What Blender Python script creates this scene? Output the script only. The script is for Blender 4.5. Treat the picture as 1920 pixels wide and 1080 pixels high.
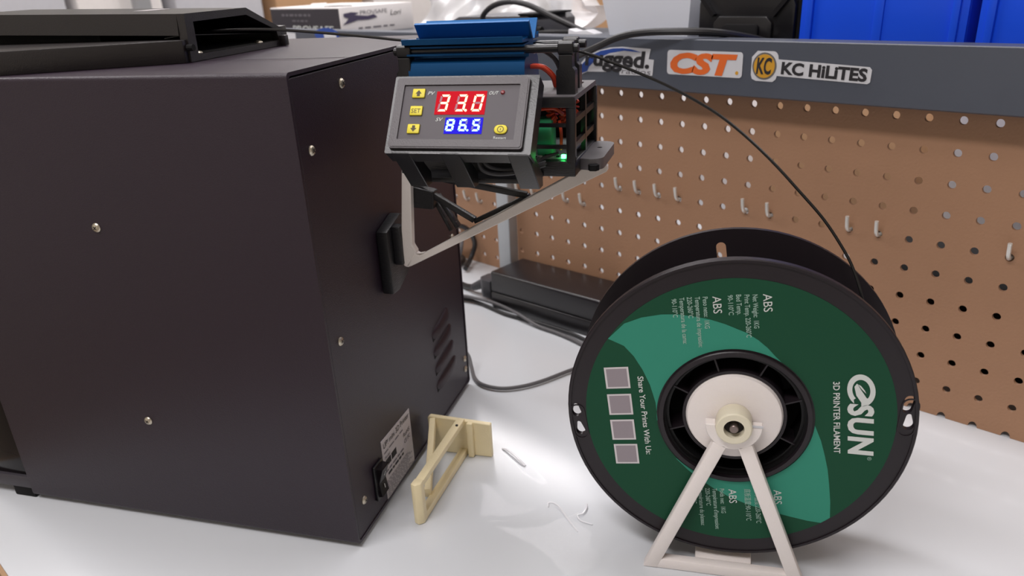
import bpy, bmesh, math, random
from mathutils import Vector, Matrix
random.seed(7)
S = bpy.context.scene
for o in list(bpy.data.objects): bpy.data.objects.remove(o)
COL = S.collection

# ------------------------------------------------------------------ camera
FPX = 1488.5
cam = bpy.data.cameras.new('camera'); camo = bpy.data.objects.new('camera', cam); COL.objects.link(camo)
cam.sensor_fit = 'HORIZONTAL'; cam.sensor_width = 36.0; cam.lens = 36.0*FPX/1920; cam.shift_y = 72.37/1920
cam.clip_start = 0.01; cam.clip_end = 50
R0 = Vector((0.7175, 0.6950, -0.0460)).normalized()
FW = Vector((-0.6481, 0.6420, -0.4096)); FW = (FW-R0*FW.dot(R0)).normalized()
UP = R0.cross(FW)
cm = Matrix((R0, UP, -FW)).transposed().to_4x4(); cm.translation = Vector((0.4171, -0.6904, 0.3791))
camo.matrix_world = cm
cam.dof.use_dof = True; cam.dof.focus_distance = 0.52; cam.dof.aperture_fstop = 11
S.camera = camo
S.view_settings.view_transform = 'Standard'; S.view_settings.look = 'None'
S.view_settings.exposure = 0.0; S.view_settings.gamma = 1.0; S.view_settings.use_curve_mapping = False

# ------------------------------------------------------------------ world and unseen room lamps
w = bpy.data.worlds.new('world'); S.world = w; w.use_nodes = True
w.node_tree.nodes['Background'].inputs[0].default_value = (0.9, 0.93, 1.0, 1)
w.node_tree.nodes['Background'].inputs[1].default_value = 0.3
CEIL = 1.75
LAMPS = [((0.15, -1.35, CEIL-.03), 23), ((-0.35, -0.15, CEIL-.03), 17), ((0.70, 0.65, CEIL-.03), 6), ((-1.7, -0.9, CEIL-.03), 14), ((-1.7, 1.1, CEIL-.03), 24), ((-0.2, 1.9, CEIL-.03), 22)]  # unseen ceiling lamps; bench and far ones added to brighten table and background
for (p, e) in LAMPS:
    L = bpy.data.lights.new('unseen_ceiling_lamp', 'AREA'); L.shape = 'RECTANGLE'; L.size = 1.2; L.size_y = 0.28; L.energy = e
    L.color = (1.0, 0.965, 0.975)
    lo = bpy.data.objects.new('unseen_ceiling_lamp', L); COL.objects.link(lo); lo.location = p

# ------------------------------------------------------------------ frames
GR = math.atan2(0.4788, 0.8779)
FW_ = Matrix.Identity(4)
FG = Matrix.Translation((0.0053, -0.4493, 0)) @ Matrix.Rotation(GR, 4, 'Z')      # printer frame: x out of its back, y along its back, z up
SR = math.atan2(0.4991, 0.8665)
FS = Matrix.Translation((0.2100, -0.2947, 0)) @ Matrix.Rotation(SR, 4, 'Z')       # spool frame: x right, -y towards viewer
SZ = 0.1181                                                                        # axle height

# ------------------------------------------------------------------ materials
def lin(v):
    v /= 255.0
    return v/12.92 if v <= .04045 else ((v+.055)/1.055)**2.4
def c(r, g, b): return (lin(r), lin(g), lin(b), 1)
def mat(name, col, rough=.5, metal=0, bump=0, bscale=800, var=0, vscale=60, coat=0, spec=.5, emit=0, trans=0, sss=0, stretch=None):
    m = bpy.data.materials.new(name); m.use_nodes = True
    nt = m.node_tree; b = nt.nodes['Principled BSDF']; ln = nt.links.new
    b.inputs['Base Color'].default_value = col; b.inputs['Roughness'].default_value = rough
    b.inputs['Metallic'].default_value = metal; b.inputs['Specular IOR Level'].default_value = spec
    b.inputs['Coat Weight'].default_value = coat; b.inputs['Coat Roughness'].default_value = .08
    if sss: b.inputs['Subsurface Weight'].default_value = sss; b.inputs['Subsurface Radius'].default_value = (.004, .004, .003)
    if trans: b.inputs['Transmission Weight'].default_value = trans
    if emit:
        b.inputs['Emission Color'].default_value = col; b.inputs['Emission Strength'].default_value = emit
    tc = nt.nodes.new('ShaderNodeTexCoord'); src = tc.outputs['Object']
    if stretch:
        mp = nt.nodes.new('ShaderNodeMapping'); mp.inputs['Scale'].default_value = stretch; ln(src, mp.inputs[0]); src = mp.outputs[0]
    n1 = nt.nodes.new('ShaderNodeTexNoise'); n1.inputs['Scale'].default_value = vscale; n1.inputs['Detail'].default_value = 4
    ln(src, n1.inputs['Vector'])
    if var:
        mx = nt.nodes.new('ShaderNodeMix'); mx.data_type = 'RGBA'
        mx.inputs['A'].default_value = tuple(max(0, x*(1-var)) for x in col[:3])+(1,)
        mx.inputs['B'].default_value = tuple(min(1, x*(1+var)) for x in col[:3])+(1,)
        ln(n1.outputs[0], mx.inputs['Factor']); ln(mx.outputs['Result'], b.inputs['Base Color'])
    if bump:
        n2 = nt.nodes.new('ShaderNodeTexNoise'); n2.inputs['Scale'].default_value = bscale; n2.inputs['Detail'].default_value = 2
        bp = nt.nodes.new('ShaderNodeBump'); bp.inputs['Strength'].default_value = bump; bp.inputs['Distance'].default_value = .0006
        ln(src, n2.inputs['Vector']); ln(n2.outputs[0], bp.inputs['Height']); ln(bp.outputs[0], b.inputs['Normal'])
    return m
def film(name, tint, gloss, fac_lo, fac_hi, body=0.0, bodycol=(.9, .9, .92, 1)):
    m = bpy.data.materials.new(name); m.use_nodes = True; nt = m.node_tree; nt.nodes.remove(nt.nodes['Principled BSDF'])
    out = nt.nodes['Material Output']; ln = nt.links.new
    t = nt.nodes.new('ShaderNodeBsdfTransparent'); t.inputs[0].default_value = tint
    g = nt.nodes.new('ShaderNodeBsdfGlossy'); g.inputs['Roughness'].default_value = gloss
    fr = nt.nodes.new('ShaderNodeFresnel'); fr.inputs[0].default_value = 1.45
    mr = nt.nodes.new('ShaderNodeMapRange'); mr.inputs['To Min'].default_value = fac_lo; mr.inputs['To Max'].default_value = fac_hi
    ln(fr.outputs[0], mr.inputs['Value'])
    mx = nt.nodes.new('ShaderNodeMixShader'); ln(mr.outputs[0], mx.inputs[0]); ln(t.outputs[0], mx.inputs[1]); ln(g.outputs[0], mx.inputs[2])
    res = mx.outputs[0]
    if body:
        d = nt.nodes.new('ShaderNodeBsdfDiffuse'); d.inputs[0].default_value = bodycol
        m2 = nt.nodes.new('ShaderNodeMixShader'); m2.inputs[0].default_value = body
        ln(res, m2.inputs[1]); ln(d.outputs[0], m2.inputs[2]); res = m2.outputs[0]
    ln(res, out.inputs['Surface'])
    return m

M = dict(
    table=mat('white laminate', c(214, 217, 221), .20, bump=.05, bscale=90, var=.015, vscale=9),
    edge=mat('tan edge band', c(176, 140, 104), .5, var=.1),
    peg=mat('brown hardboard', c(166, 126, 97), .62, bump=.5, bscale=420, var=.09, vscale=14),
    beam=mat('grey painted steel', c(78, 82, 92), .42, bump=.08, bscale=500, var=.04, vscale=30),
    alu=mat('galvanised steel', c(186, 190, 194), .45, metal=.55, var=.08, vscale=25),
    steel=mat('steel wire', c(228, 226, 220), .3, metal=.45),
    screw=mat('nickel screw', c(205, 196, 178), .32, metal=.9),
    shaft=mat('axle steel', c(128, 114, 108), .35, metal=.7),
    slot=mat('dark recess', c(38, 34, 32), .7),
    body=mat('black powder coat', c(36, 23, 36), .42, spec=.5, bump=.35, bscale=1500, var=.05, vscale=8),
    bodytop=mat('black powder coat grain', c(60, 56, 62), .42, bump=.35, bscale=1500, var=.05, vscale=8),
    lid=mat('black lid plastic', c(33, 29, 29), .34, bump=.25, bscale=1200),
    gloss=mat('black acrylic', c(16, 10, 13), .14, spec=.25, var=.1),
    black=mat('black plastic', c(20, 19, 22), .30, bump=.1, bscale=900),
    blackprint=mat('black printed plastic', c(20, 19, 22), .38, bump=.5, bscale=700, stretch=(.3, .3, 3)),
    blacksheen=mat('black plastic with painted sheen', c(86, 82, 85), .45, spec=.9),  # lighter base colour stands in for the glossy reflection on upward faces
    psu=mat('satin black shell', c(24, 20, 24), .33, spec=.8, bump=.05, bscale=900),
    matte=mat('matte black', c(12, 11, 13), .75, spec=.25),
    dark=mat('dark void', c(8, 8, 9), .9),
    spool=mat('black spool plastic', c(35, 29, 33), .38, spec=.35, bump=.06, bscale=600),
    coil=mat('black filament coil', c(12, 11, 12), .45, spec=.3),
    fil=mat('black filament', c(20, 19, 20), .22),
    green=mat('dark green label', c(24, 74, 51), .6, spec=.2, var=.02),
    teal=mat('sea green label', c(56, 142, 119), .6, spec=.2, var=.02),
    ink=mat('pale ink', c(214, 218, 214), .55),
    inkdim=mat('thin pale ink', c(160, 190, 176), .55),
    qr=mat('grey label square', c(150, 140, 146), .55), qrw=mat('white label square', c(214, 208, 210), .55),
    white=mat('white printed plastic', c(242, 234, 230), .45, bump=.3, bscale=900, sss=.1, stretch=(1, 1, 4)),
    natural=mat('natural printed plastic', c(232, 224, 200), .45, sss=.15),
    yellow=mat('cream printed plastic', c(246, 230, 188), .45, bump=.35, bscale=700, var=.05, sss=.15),
    bracket=mat('pale printed plastic', c(230, 221, 214), .5, bump=.3, bscale=900),
    blue=mat('blue anodised aluminium', c(14, 78, 130), .38, metal=.55, bump=.05, bscale=500),
    bluebin=mat('blue bin plastic', c(20, 86, 245), .42, var=.08, vscale=12),
    red=mat('red wire', c(214, 70, 44), .4), pink=mat('pink wire', c(214, 120, 116), .45),
    coilred=mat('copper coil', c(196, 62, 30), .35), grn=mat('green wrapped capacitor', c(46, 150, 98), .4), pcb=mat('pale circuit board', c(150, 160, 160), .4),
    led=mat('green led', (.05, 1, .18, 1), .4, emit=14), ledr=mat('dark red led', c(120, 16, 26), .3),
    face=mat('grey controller face', c(67, 60, 66), .5, var=.03, vscale=80),
    bezel=mat('grey bezel', c(63, 56, 60), .4, bump=.15, bscale=1400),
    keyy=mat('yellow key', c(222, 206, 40), .45), keyk=mat('dark key outline', c(70, 60, 30), .6),
    redwin=mat('red display window', c(176, 6, 26), .6, spec=.08, emit=.40), bluewin=mat('blue display window', c(28, 16, 192), .6, spec=.08, emit=.5),
    segr=mat('lit red segment', (1, .50, .26, 1), .4, emit=2.6), segb=mat('lit blue segment', (.36, .86, 1, 1), .4, emit=2.2),
    sego=mat('unlit red segment', c(150, 60, 84), .4), segbo=mat('unlit blue segment', c(74, 64, 176), .4),
    label=mat('silver label', c(196, 190, 192), .5), inkk=mat('black ink', c(34, 32, 36), .6), inkg=mat('grey ink', c(110, 106, 112), .6),
    stw=mat('white sticker', c(206, 206, 210), .5), sto=mat('orange ink', c(222, 104, 40), .5), stb=mat('blue ink', c(40, 72, 150), .5),
    gold=mat('gold ink', c(206, 152, 50), .4), chrome=mat('chrome ink', c(150, 146, 140), .35, metal=.6),
    card=mat('kraft card', c(190, 150, 112), .75, var=.06, vscale=20), cardw=mat('white card', c(236, 231, 229), .7, var=.04),
    cream=mat('cream panel', c(224, 214, 196), .7, var=.04), pinkbox=mat('pale box', c(222, 208, 204), .7, var=.04), greyw=mat('light grey plastic', c(196, 196, 202), .5, var=.05),
    charc=mat('charcoal print', c(62, 58, 64), .65, var=.15, vscale=30), pen=mat('violet marker', c(74, 66, 92), .7),
    darkgrey=mat('dark grey plastic', c(70, 69, 74), .4), cable=mat('black cable', c(34, 33, 35), .38), cableg=mat('grey cable', c(98, 96, 98), .4),
    clear=film('clear plastic film', (.995, .995, .995, 1), .06, .0, .08), crease=mat('film crease with painted glints', c(238, 238, 242), .12), bag=film('plastic bag film', (.94, .94, .95, 1), .34, .02, .4, body=.30),  # white crease colour paints in the glints along the film's folds
    bin=film('clear bin plastic', (.9, .91, .94, 1), .25, .05, .6, body=.74, bodycol=(.90, .92, .97, 1)),
    wall=mat('painted wall', c(222, 218, 210), .8, var=.03, vscale=3), ceil=mat('ceiling board', c(236, 234, 230), .8, var=.02),
    floor=mat('concrete floor', c(150, 138, 124), .55, var=.12, vscale=5), rack=mat('rack steel', c(170, 172, 176), .4, metal=.5),
)

# ------------------------------------------------------------------ mesh helpers
def bmv(verts, faces):
    bm = bmesh.new(); vs = [bm.verts.new(v) for v in verts]
    for f in faces:
        try: bm.faces.new([vs[i] for i in f])
        except ValueError: pass
    return bm
def bev(bm, off, seg=2, edges=None):
    if off > 0: bmesh.ops.bevel(bm, geom=edges or bm.edges[:], offset=off, segments=seg, affect='EDGES', profile=.5)
    return bm
def box(x0, x1, y0, y1, z0, z1, b=0, seg=2):
    bm = bmv([(x0,y0,z0),(x1,y0,z0),(x1,y1,z0),(x0,y1,z0),(x0,y0,z1),(x1,y0,z1),(x1,y1,z1),(x0,y1,z1)],
             [(0,3,2,1),(4,5,6,7),(0,1,5,4),(1,2,6,5),(2,3,7,6),(3,0,4,7)])
    return bev(bm, b, seg)
def ax(axis, p, h):
    a, b = p
    return {'x': (h, a, b), 'y': (a, h, b), 'z': (a, b, h)}[axis]
def prism(poly, axis, a, b, bv=0, seg=2):
    n = len(poly); vs = [ax(axis, p, a) for p in poly]+[ax(axis, p, b) for p in poly]
    fs = [tuple(range(n)), tuple(range(2*n-1, n-1, -1))]+[(i, (i+1) % n, n+(i+1) % n, n+i) for i in range(n)]
    bm = bmv(vs, fs); bmesh.ops.recalc_face_normals(bm, faces=bm.faces[:]); return bev(bm, bv, seg)
def ring_prism(outer, inner, axis, a, b):
    n = len(outer); vs = [ax(axis, p, h) for h in (a, b) for q in (outer, inner) for p in q]
    fs = []
    for i in range(n):
        j = (i+1) % n
        fs += [(i, j, n+j, n+i), (2*n+i, 3*n+i, 3*n+j, 2*n+j), (i, 2*n+i, 2*n+j, j), (n+i, n+j, 3*n+j, 3*n+i)]
    bm = bmv(vs, fs); bmesh.ops.recalc_face_normals(bm, faces=bm.faces[:]); return bm
def plate(outer, holes, axis, a, b):
    """outline with holes, filled and given thickness"""
    bm = bmesh.new(); es = []
    for lp in [outer]+holes:
        vs = [bm.verts.new(ax(axis, p, a)) for p in lp]
        es += [bm.edges.new((vs[i], vs[(i+1) % len(vs)])) for i in range(len(vs))]
    bmesh.ops.triangle_fill(bm, use_beauty=True, use_dissolve=False, edges=es)
    r = bmesh.ops.extrude_face_region(bm, geom=bm.faces[:])
    k = 'xyz'.index(axis)
    for v in r['geom']:
        if isinstance(v, bmesh.types.BMVert): v.co[k] = b
    bmesh.ops.recalc_face_normals(bm, faces=bm.faces[:]); return bm
def circ(cx, cy, r, n=24, a0=0, a1=None, rx=None):
    a1 = a0+2*math.pi if a1 is None else a1; full = abs(a1-a0-2*math.pi) < 1e-6
    m = n if full else n+1
    return [(cx+(rx or r)*math.cos(a0+(a1-a0)*i/n), cy+r*math.sin(a0+(a1-a0)*i/n)) for i in range(m)]
def rrect(x0, x1, y0, y1, r, n=4):
    P = []
    for (cx, cy, a) in ((x1-r, y1-r, 0), (x0+r, y1-r, 90), (x0+r, y0+r, 180), (x1-r, y0+r, 270)):
        for i in range(n+1):
            t = math.radians(a+90*i/n); P.append((cx+r*math.cos(t), cy+r*math.sin(t)))
    return P
def cyl(p0, p1, r, n=16, r1=None, b=0):
    p0 = Vector(p0); p1 = Vector(p1); d = (p1-p0); L = d.length; q = d.to_track_quat('Z', 'Y')
    r1 = r if r1 is None else r1
    prof = [(0, 0), (r, 0), (r1, L), (0, L)] if not b else [(0, 0), (r-b, 0), (r, b), (r1, L-b), (r1-b, L), (0, L)]
    return lathe(prof, p0, q, n)
def lathe(prof, org, q=None, n=32):
    q = q or Vector((0, 0, 1)).to_track_quat('Z', 'Y'); org = Vector(org); vs = []; idx = []
    for (r, h) in prof:
        if r < 1e-7: idx.append([len(vs)]*n); vs.append(org+q @ Vector((0, 0, h)))
        else:
            idx.append([len(vs)+k for k in range(n)])
            vs += [org+q @ Vector((r*math.cos(2*math.pi*k/n), r*math.sin(2*math.pi*k/n), h)) for k in range(n)]
    fs = []
    for i in range(len(prof)-1):
        for k in range(n):
            k2 = (k+1) % n; f = []
            for v in (idx[i][k], idx[i][k2], idx[i+1][k2], idx[i+1][k]):
                if v not in f: f.append(v)
            if len(f) > 2: fs.append(f)
    bm = bmv(vs, fs); bmesh.ops.recalc_face_normals(bm, faces=bm.faces[:]); return bm
QY = Vector((0, -1, 0)).to_track_quat('Z', 'X')      # lathe axis pointing to -y (towards the viewer in the spool frame)
def spline(pts, sub=6):
    P = [Vector(p) for p in pts]; out = []
    for i in range(len(P)-1):
        p0 = P[i-1] if i else P[0]*2-P[1]; p1, p2 = P[i], P[i+1]; p3 = P[i+2] if i+2 < len(P) else P[-1]*2-P[-2]
        for k in range(sub):
            t = k/sub
            out.append(.5*((2*p1)+(p2-p0)*t+(2*p0-5*p1+4*p2-p3)*t*t+(3*p1-p0-3*p2+p3)*t**3))
    out.append(P[-1]); return out
def tube(pts, r, n=10, sub=6, flat=1.0):
    C = spline(pts, sub) if sub else [Vector(p) for p in pts]
    vs = []; fs = []; up = Vector((0, 0, 1)); prev = None
    for i, p in enumerate(C):
        t = (C[min(i+1, len(C)-1)]-C[max(i-1, 0)]).normalized()
        if prev is None: a = t.cross(up if abs(t.z) < .9 else Vector((1, 0, 0))).normalized()
        else: a = (prev-t*prev.dot(t)).normalized()
        prev = a; b = t.cross(a)
        vs += [p+(a*math.cos(2*math.pi*k/n)+b*(flat*math.sin(2*math.pi*k/n)))*r for k in range(n)]
    for i in range(len(C)-1):
        for k in range(n): fs.append((i*n+k, i*n+(k+1) % n, (i+1)*n+(k+1) % n, (i+1)*n+k))
    fs += [tuple(range(n)), tuple(range((len(C)-1)*n, len(C)*n))]
    bm = bmv(vs, fs); bmesh.ops.recalc_face_normals(bm, faces=bm.faces[:]); return bm
def bar(p0, p1, side, wd, th, b=0):
    """straight bar from p0 to p1; side = width direction"""
    p0 = Vector(p0); p1 = Vector(p1); d = (p1-p0).normalized(); s = Vector(side); s = (s-d*s.dot(d)).normalized(); t = d.cross(s)
    vs = [p+s*(a*wd/2)+t*(e*th/2) for p in (p0, p1) for (a, e) in ((-1,-1),(1,-1),(1,1),(-1,1))]
    bm = bmv(vs, [(0,1,2,3),(7,6,5,4),(0,4,5,1),(1,5,6,2),(2,6,7,3),(3,7,4,0)]); bmesh.ops.recalc_face_normals(bm, faces=bm.faces[:]); return bev(bm, b)
def join(*bms):
    me = bpy.data.meshes.new('tmp'); bm = bmesh.new()
    for b in bms:
        b.to_mesh(me); bm.from_mesh(me); b.free()
    bpy.data.meshes.remove(me); return bm
def flatpoly(pts, O, ex, ey):
    O, ex, ey = Vector(O), Vector(ex), Vector(ey)
    return bmv([O+ex*a+ey*b for a, b in pts], [tuple(range(len(pts)))])
def flatfill(outer, O, ex, ey, holes=()):
    O, ex, ey = Vector(O), Vector(ex), Vector(ey); bm = plate(list(outer), [list(h) for h in holes], 'z', 0, 0)
    bm.free(); bm = bmesh.new(); es = []
    for lp in [list(outer)]+[list(h) for h in holes]:
        vs = [bm.verts.new((p[0], p[1], 0)) for p in lp]
        es += [bm.edges.new((vs[i], vs[(i+1) % len(vs)])) for i in range(len(vs))]
    bmesh.ops.triangle_fill(bm, use_beauty=True, use_dissolve=False, edges=es)
    for f in bm.faces:
        if f.normal.z < 0: f.normal_flip()
    for v in bm.verts: v.co = O+ex*v.co.x+ey*v.co.y
    return bm
def text(body, O, ex, ey, h, width=None, shear=0, bold=0, align='l', spacing=1):
    """flat lettering; O = left end of the baseline, h = capital height"""
    cu = bpy.data.curves.new('lettering', 'FONT'); cu.body = body; cu.size = 1; cu.shear = shear; cu.offset = bold; cu.resolution_u = 3; cu.space_character = spacing
    ob = bpy.data.objects.new('lettering_tmp', cu); COL.objects.link(ob)
    dg = bpy.context.evaluated_depsgraph_get(); me = bpy.data.meshes.new_from_object(ob.evaluated_get(dg))
    bm = bmesh.new(); bm.from_mesh(me); bpy.data.meshes.remove(me); bpy.data.objects.remove(ob); bpy.data.curves.remove(cu)
    O, ex, ey = Vector(O), Vector(ex), Vector(ey)
    if not bm.verts: return bm
    x0 = min(v.co.x for v in bm.verts); x1 = max(v.co.x for v in bm.verts)
    sy = h/.69; sx = sy if width is None else width/(x1-x0)
    sh = {'l': 0, 'c': -.5, 'r': -1}[align]*(x1-x0)*sx
    for v in bm.verts:
        v.co = O+ex*((v.co.x-x0)*sx+sh)+ey*(v.co.y*sy)
    return bm

def dashes(O, ex, ey, h, width, n):
    O, ex, ey = Vector(O), Vector(ex), Vector(ey); ws = [random.uniform(.6, 1.5) for _ in range(n)]; k = width/(sum(ws)+.35*(n-1)); x = 0; bs = []
    for w_ in ws:
        a = O+ex*x; b = O+ex*(x+w_*k); bs.append(bmv([a, b, b+ey*h, a+ey*h], [(0, 1, 2, 3)])); x += (w_+.35)*k
    return join(*bs)
class Thing:
    def __init__(s, name, label, cat, base=(0, 0, 0), frame=FW_, group=None, kind=None):
        s.base = Vector(base); s.frame = frame
        s.o = bpy.data.objects.new(name, None); COL.objects.link(s.o); s.o.empty_display_size = .02
        s.o.matrix_world = frame @ Matrix.Translation(s.base)
        if kind: s.o['kind'] = kind
        else: s.o['label'] = label; s.o['category'] = cat
        if group: s.o['group'] = group
    def part(s, name, bm, m, parent=None, label=None, sharp=32, kind=None):
        o = finish(name, bm, m, -s.base, sharp); o.parent = parent or s.o
        if label: o['label'] = label
        if kind: o['kind'] = kind
        return o
def finish(name, bm, m, off, sharp=32):
    for v in bm.verts: v.co += off
    me = bpy.data.meshes.new(name); bm.to_mesh(me); bm.free()
    me.polygons.foreach_set('use_smooth', [True]*len(me.polygons)); me.set_sharp_from_angle(angle=math.radians(sharp))
    me.materials.append(M[m] if isinstance(m, str) else m)
    o = bpy.data.objects.new(name, me); COL.objects.link(o); return o
def single(name, bm, m, label, cat, base=(0, 0, 0), frame=FW_, group=None, kind=None, sharp=32):
    o = finish(name, bm, m, -Vector(base), sharp); o.matrix_world = frame @ Matrix.Translation(Vector(base))
    if kind: o['kind'] = kind
    if kind != 'structure': o['label'] = label; o['category'] = cat
    if group: o['group'] = group
    return o
X, Y, Z = Vector((1, 0, 0)), Vector((0, 1, 0)), Vector((0, 0, 1))

# ================================================================== the room
RX0, RX1, RY0, RY1, FZ = -3.0, 2.6, -2.6, 3.2, -0.76
single('floor', box(RX0, RX1, RY0, RY1, FZ-.05, FZ), 'floor', '', '', kind='structure')
single('ceiling', box(RX0, RX1, RY0, RY1, CEIL, CEIL+.05), 'ceil', '', '', kind='structure')
single('wall_left', box(RX0-.05, RX0, RY0, RY1, FZ, CEIL), 'wall', '', '', kind='structure')
single('wall_right', box(RX1, RX1+.05, RY0, RY1, FZ, CEIL), 'wall', '', '', kind='structure')
single('wall_back', box(RX0, RX1, RY1, RY1+.05, FZ, CEIL), 'wall', '', '', kind='structure')
single('wall_front', box(RX0, RX1, RY0-.05, RY0, FZ, CEIL), 'wall', '', '', kind='structure')

# ================================================================== workbench
t = Thing('workbench', 'white laminate workbench top that everything stands on', 'workbench', (0, 0, FZ))
t.part('tabletop', box(-1.25, 1.0, -.634, .62, -.03, 0, .001), 'table')
t.part('edge_band', box(-1.25, 1.0, -.637, -.634, -.03, -.0005), 'edge')
for x in (-1.2, .95):
    for y in (-.58, .56): t.part('leg', box(x-.025, x+.025, y-.025, y+.025, FZ, -.03), 'beam')

# ================================================================== pegboards
def pegboard(name, label, y, xs, zs, x0, x1, z0, z1, r=.0033, th=.0032, notch=None):
    n = 16; V = []; F = []
    def cell(cx, cz, xa, xb, za, zb):
        b = len(V)
        for yy in (y, y+th):
            for k in range(n):
                a = 2*math.pi*k/n; V.append((cx+r*math.cos(a), yy, cz+r*math.sin(a)))
            for k in range(n):
                a = 2*math.pi*k/n; dx, dz = math.cos(a), math.sin(a); m = max(abs(dx), abs(dz)); dx /= m; dz /= m
                V.append((cx+dx*((xb-cx) if dx > 0 else (cx-xa)), yy, cz+dz*((zb-cz) if dz > 0 else (cz-za))))
        for k in range(n):
            j = (k+1) % n
            F.append((b+k, b+n+k, b+n+j, b+j)); F.append((b+2*n+k, b+2*n+j, b+3*n+j, b+3*n+k)); F.append((b+k, b+j, b+2*n+j, b+2*n+k))
    h = .0127
    for i, cx in enumerate(xs):
        for cz in zs: cell(cx, cz, max(cx-h, x0), min(cx+h, x1), cz-h, cz+h)
    parts = [bmv(V, F)]
    zt = max(zs)+h; zb = min(zs)-h; xe = max(xs)+h; xb = min(xs)-h
    parts.append(box(x0, x1, y, y+th, zt, z1))
    if xe < x1: parts.append(box(xe, x1, y, y+th, zb, zt))
    if xb > x0: parts.append(box(x0, xb, y, y+th, zb, zt))
    if notch is None: parts.append(box(x0, x1, y, y+th, z0, zb))
    else:
        for cx in xs:
            xa, xc = max(cx-h, x0), min(cx+h, x1)
            parts.append(prism([(xa, z0)]+[(cx-r*1.1*math.cos(math.pi*k/8), z0+r*1.5*math.sin(math.pi*k/8)) for k in range(9)]+[(xc, z0), (xc, zb), (xa, zb)], 'y', y, y+th))
        if xe < x1: parts.append(box(xe, x1, y, y+th, z0, zb))
    bm = join(*parts)
    return single(name, bm, 'peg', label, 'pegboard', ((x0+x1)/2, y, z0), sharp=40)
P0 = .0254; ROW1 = .2564
pegboard('pegboard', 'large brown perforated hardboard panel behind the filament spool', 0, [k*P0 for k in range(-10, 27)], [ROW1-P0*i for i in range(10)], -.2605, .69, .0002, .3, notch=True)
pegboard('pegboard', 'brown perforated hardboard panel to the left of the grey upright', .036, [-.339-P0*k for k in range(0, 18)], [.0145+P0*i for i in range(0, 10)], -.80, -.285, .0002, .3)

# upright between the panels
t = Thing('shelf_upright', 'pale grey metal upright post between the two pegboard panels', 'post', (-.2705, -.008, 0))
t.part('tube', ring_prism(rrect(-.2815, -.2607, -.0155, -.0005, .001), rrect(-.2799, -.2623, -.0139, -.0021, .0005), 'z', 0.0002, .2655), 'alu')
t.part('foot_plate', box(-.2835, -.2607, -.0165, -.0005, 0.0001, .0015), 'alu')

# shelf beam with stickers
YB = -.024
t = Thing('shelf_beam', 'dark grey steel shelf beam with stickers above the pegboard', 'shelf beam', (-.2, YB, .267))
t.part('beam', prism([(YB, .2668), (YB+.002, .2656), (-.001, .2656), (-.001, .2674), (YB+.0022, .2684), (YB+.0022, .3114), (-.001, .3116), (-.001, .3136), (YB+.001, .3136), (YB, .3128)], 'x', -1.25, .95), 'beam')
YS = YB-.0002; ex, ey = X, Z
def onbeam(pts, d=0): return [Vector((a, YS-d, b)) for a, b in pts]
SDX, SDZ = -.0045, -.0008
def bpoly(pts, d=0, th=.0003): return prism([(a+SDX, b+SDZ) for a, b in pts], 'y', YS-d-th, YS-d)
def btext(s_, x, z, d, h, wd, ex_=X, **k): return text(s_, (x+SDX, YS-d, z+SDZ), ex_, Z, h, wd, **k)
st = t.part('sticker', bpoly([(-.134, .2755), (-.1315, .287), (-.122, .2955), (-.107, .3015), (-.092, .3048), (-.0775, .3058), (-.060, .3052), (-.0433, .3046), (-.0455, .2952), (-.0394, .2948), (-.0407, .2801), (-.0801, .2792), (-.0808, .2861), (-.0974, .2813), (-.1215, .2805)]), 'stw', label='white, blue and black rugged radios sticker')
t.part('swoosh', bpoly([(-.131, .2778), (-.129, .287), (-.118, .2958), (-.104, .3012), (-.088, .304), (-.0765, .3046), (-.065, .3036), (-.054, .3012), (-.06, .3014), (-.075, .3022), (-.092, .2995), (-.108, .294), (-.119, .2855), (-.1215, .281)], .0003, .0001), 'stb', st)
t.part('lettering', btext('rugged.', -.1245, .2872, .0006, .0145, .080, shear=.1, bold=.035), 'inkk', st)
t.part('lettering', btext('radios', -.0775, .2807, .0006, .0052, .035, shear=.15), 'inkg', st)
st = t.part('sticker', bpoly(rrect(-.0241, .0545, .2826, .3045, .003)), 'stw', label='white CST sticker with orange letters')
t.part('lettering', btext('CST', -.0205, .2850, .0006, .0163, .0700, shear=.2, bold=.055), 'sto', st)
t.part('mark', bpoly(circ(.0495, .2868, .0016, 12), .0003, .0002), 'gold', st)
kd = Vector((1, 0, -.036)).normalized()
st = t.part('sticker', bpoly(rrect(.0632, .0878, .2810, .3062, .005)[:6]+[(.0632, .301), (.0632, .286), (.0645, .2827), (.0682, .2812), (.084, .281), (.0868, .2832), (.0876, .2862), (.165, .2836), (.1672, .2850), (.1675, .2945), (.1655, .2966), (.0880, .2998), (.0877, .302)]), 'stw', label='white KC HiLiTES sticker with round gold badge')
t.part('badge_ring', bpoly(circ(.0755, .2938, .0113, 32), .0003, .0002), 'chrome', st)
t.part('badge', bpoly(circ(.0755, .2938, .0098, 32), .0005, .0002), 'gold', st)
t.part('lettering', btext('KC', .0683, .2876, .0009, .0128, .0142, shear=.1, bold=.03), 'inkk', st)
t.part('lettering', btext('KC HiLiTES', .0912, .2884, .0006, .0092, .0732, ex_=kd, shear=.03, bold=.04), 'inkk', st)
st = t.part('sticker', bpoly([(-.715, .298), (-.672, .298), (-.6712, .3098), (-.714, .3112)]), 'stw', label='white sticker partly hidden by the printer lid')
st = t.part('sticker', bpoly(circ(-.59, .3085, .0095, 28, rx=.030)), 'stb', label='dark blue oval sticker just above the printer')
t.part('band', bpoly([(-.596, .303), (-.566, .3045), (-.568, .312), (-.597, .310)], .0003, .0002), 'stw', st)

# shelf deck
single('shelf_deck', box(-1.25, .95, YB+.004, .245, .2935, .2995, .001), 'beam', 'dark grey shelf board lying behind the stickered beam', 'shelf', (-.15, .13, .2935))

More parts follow.
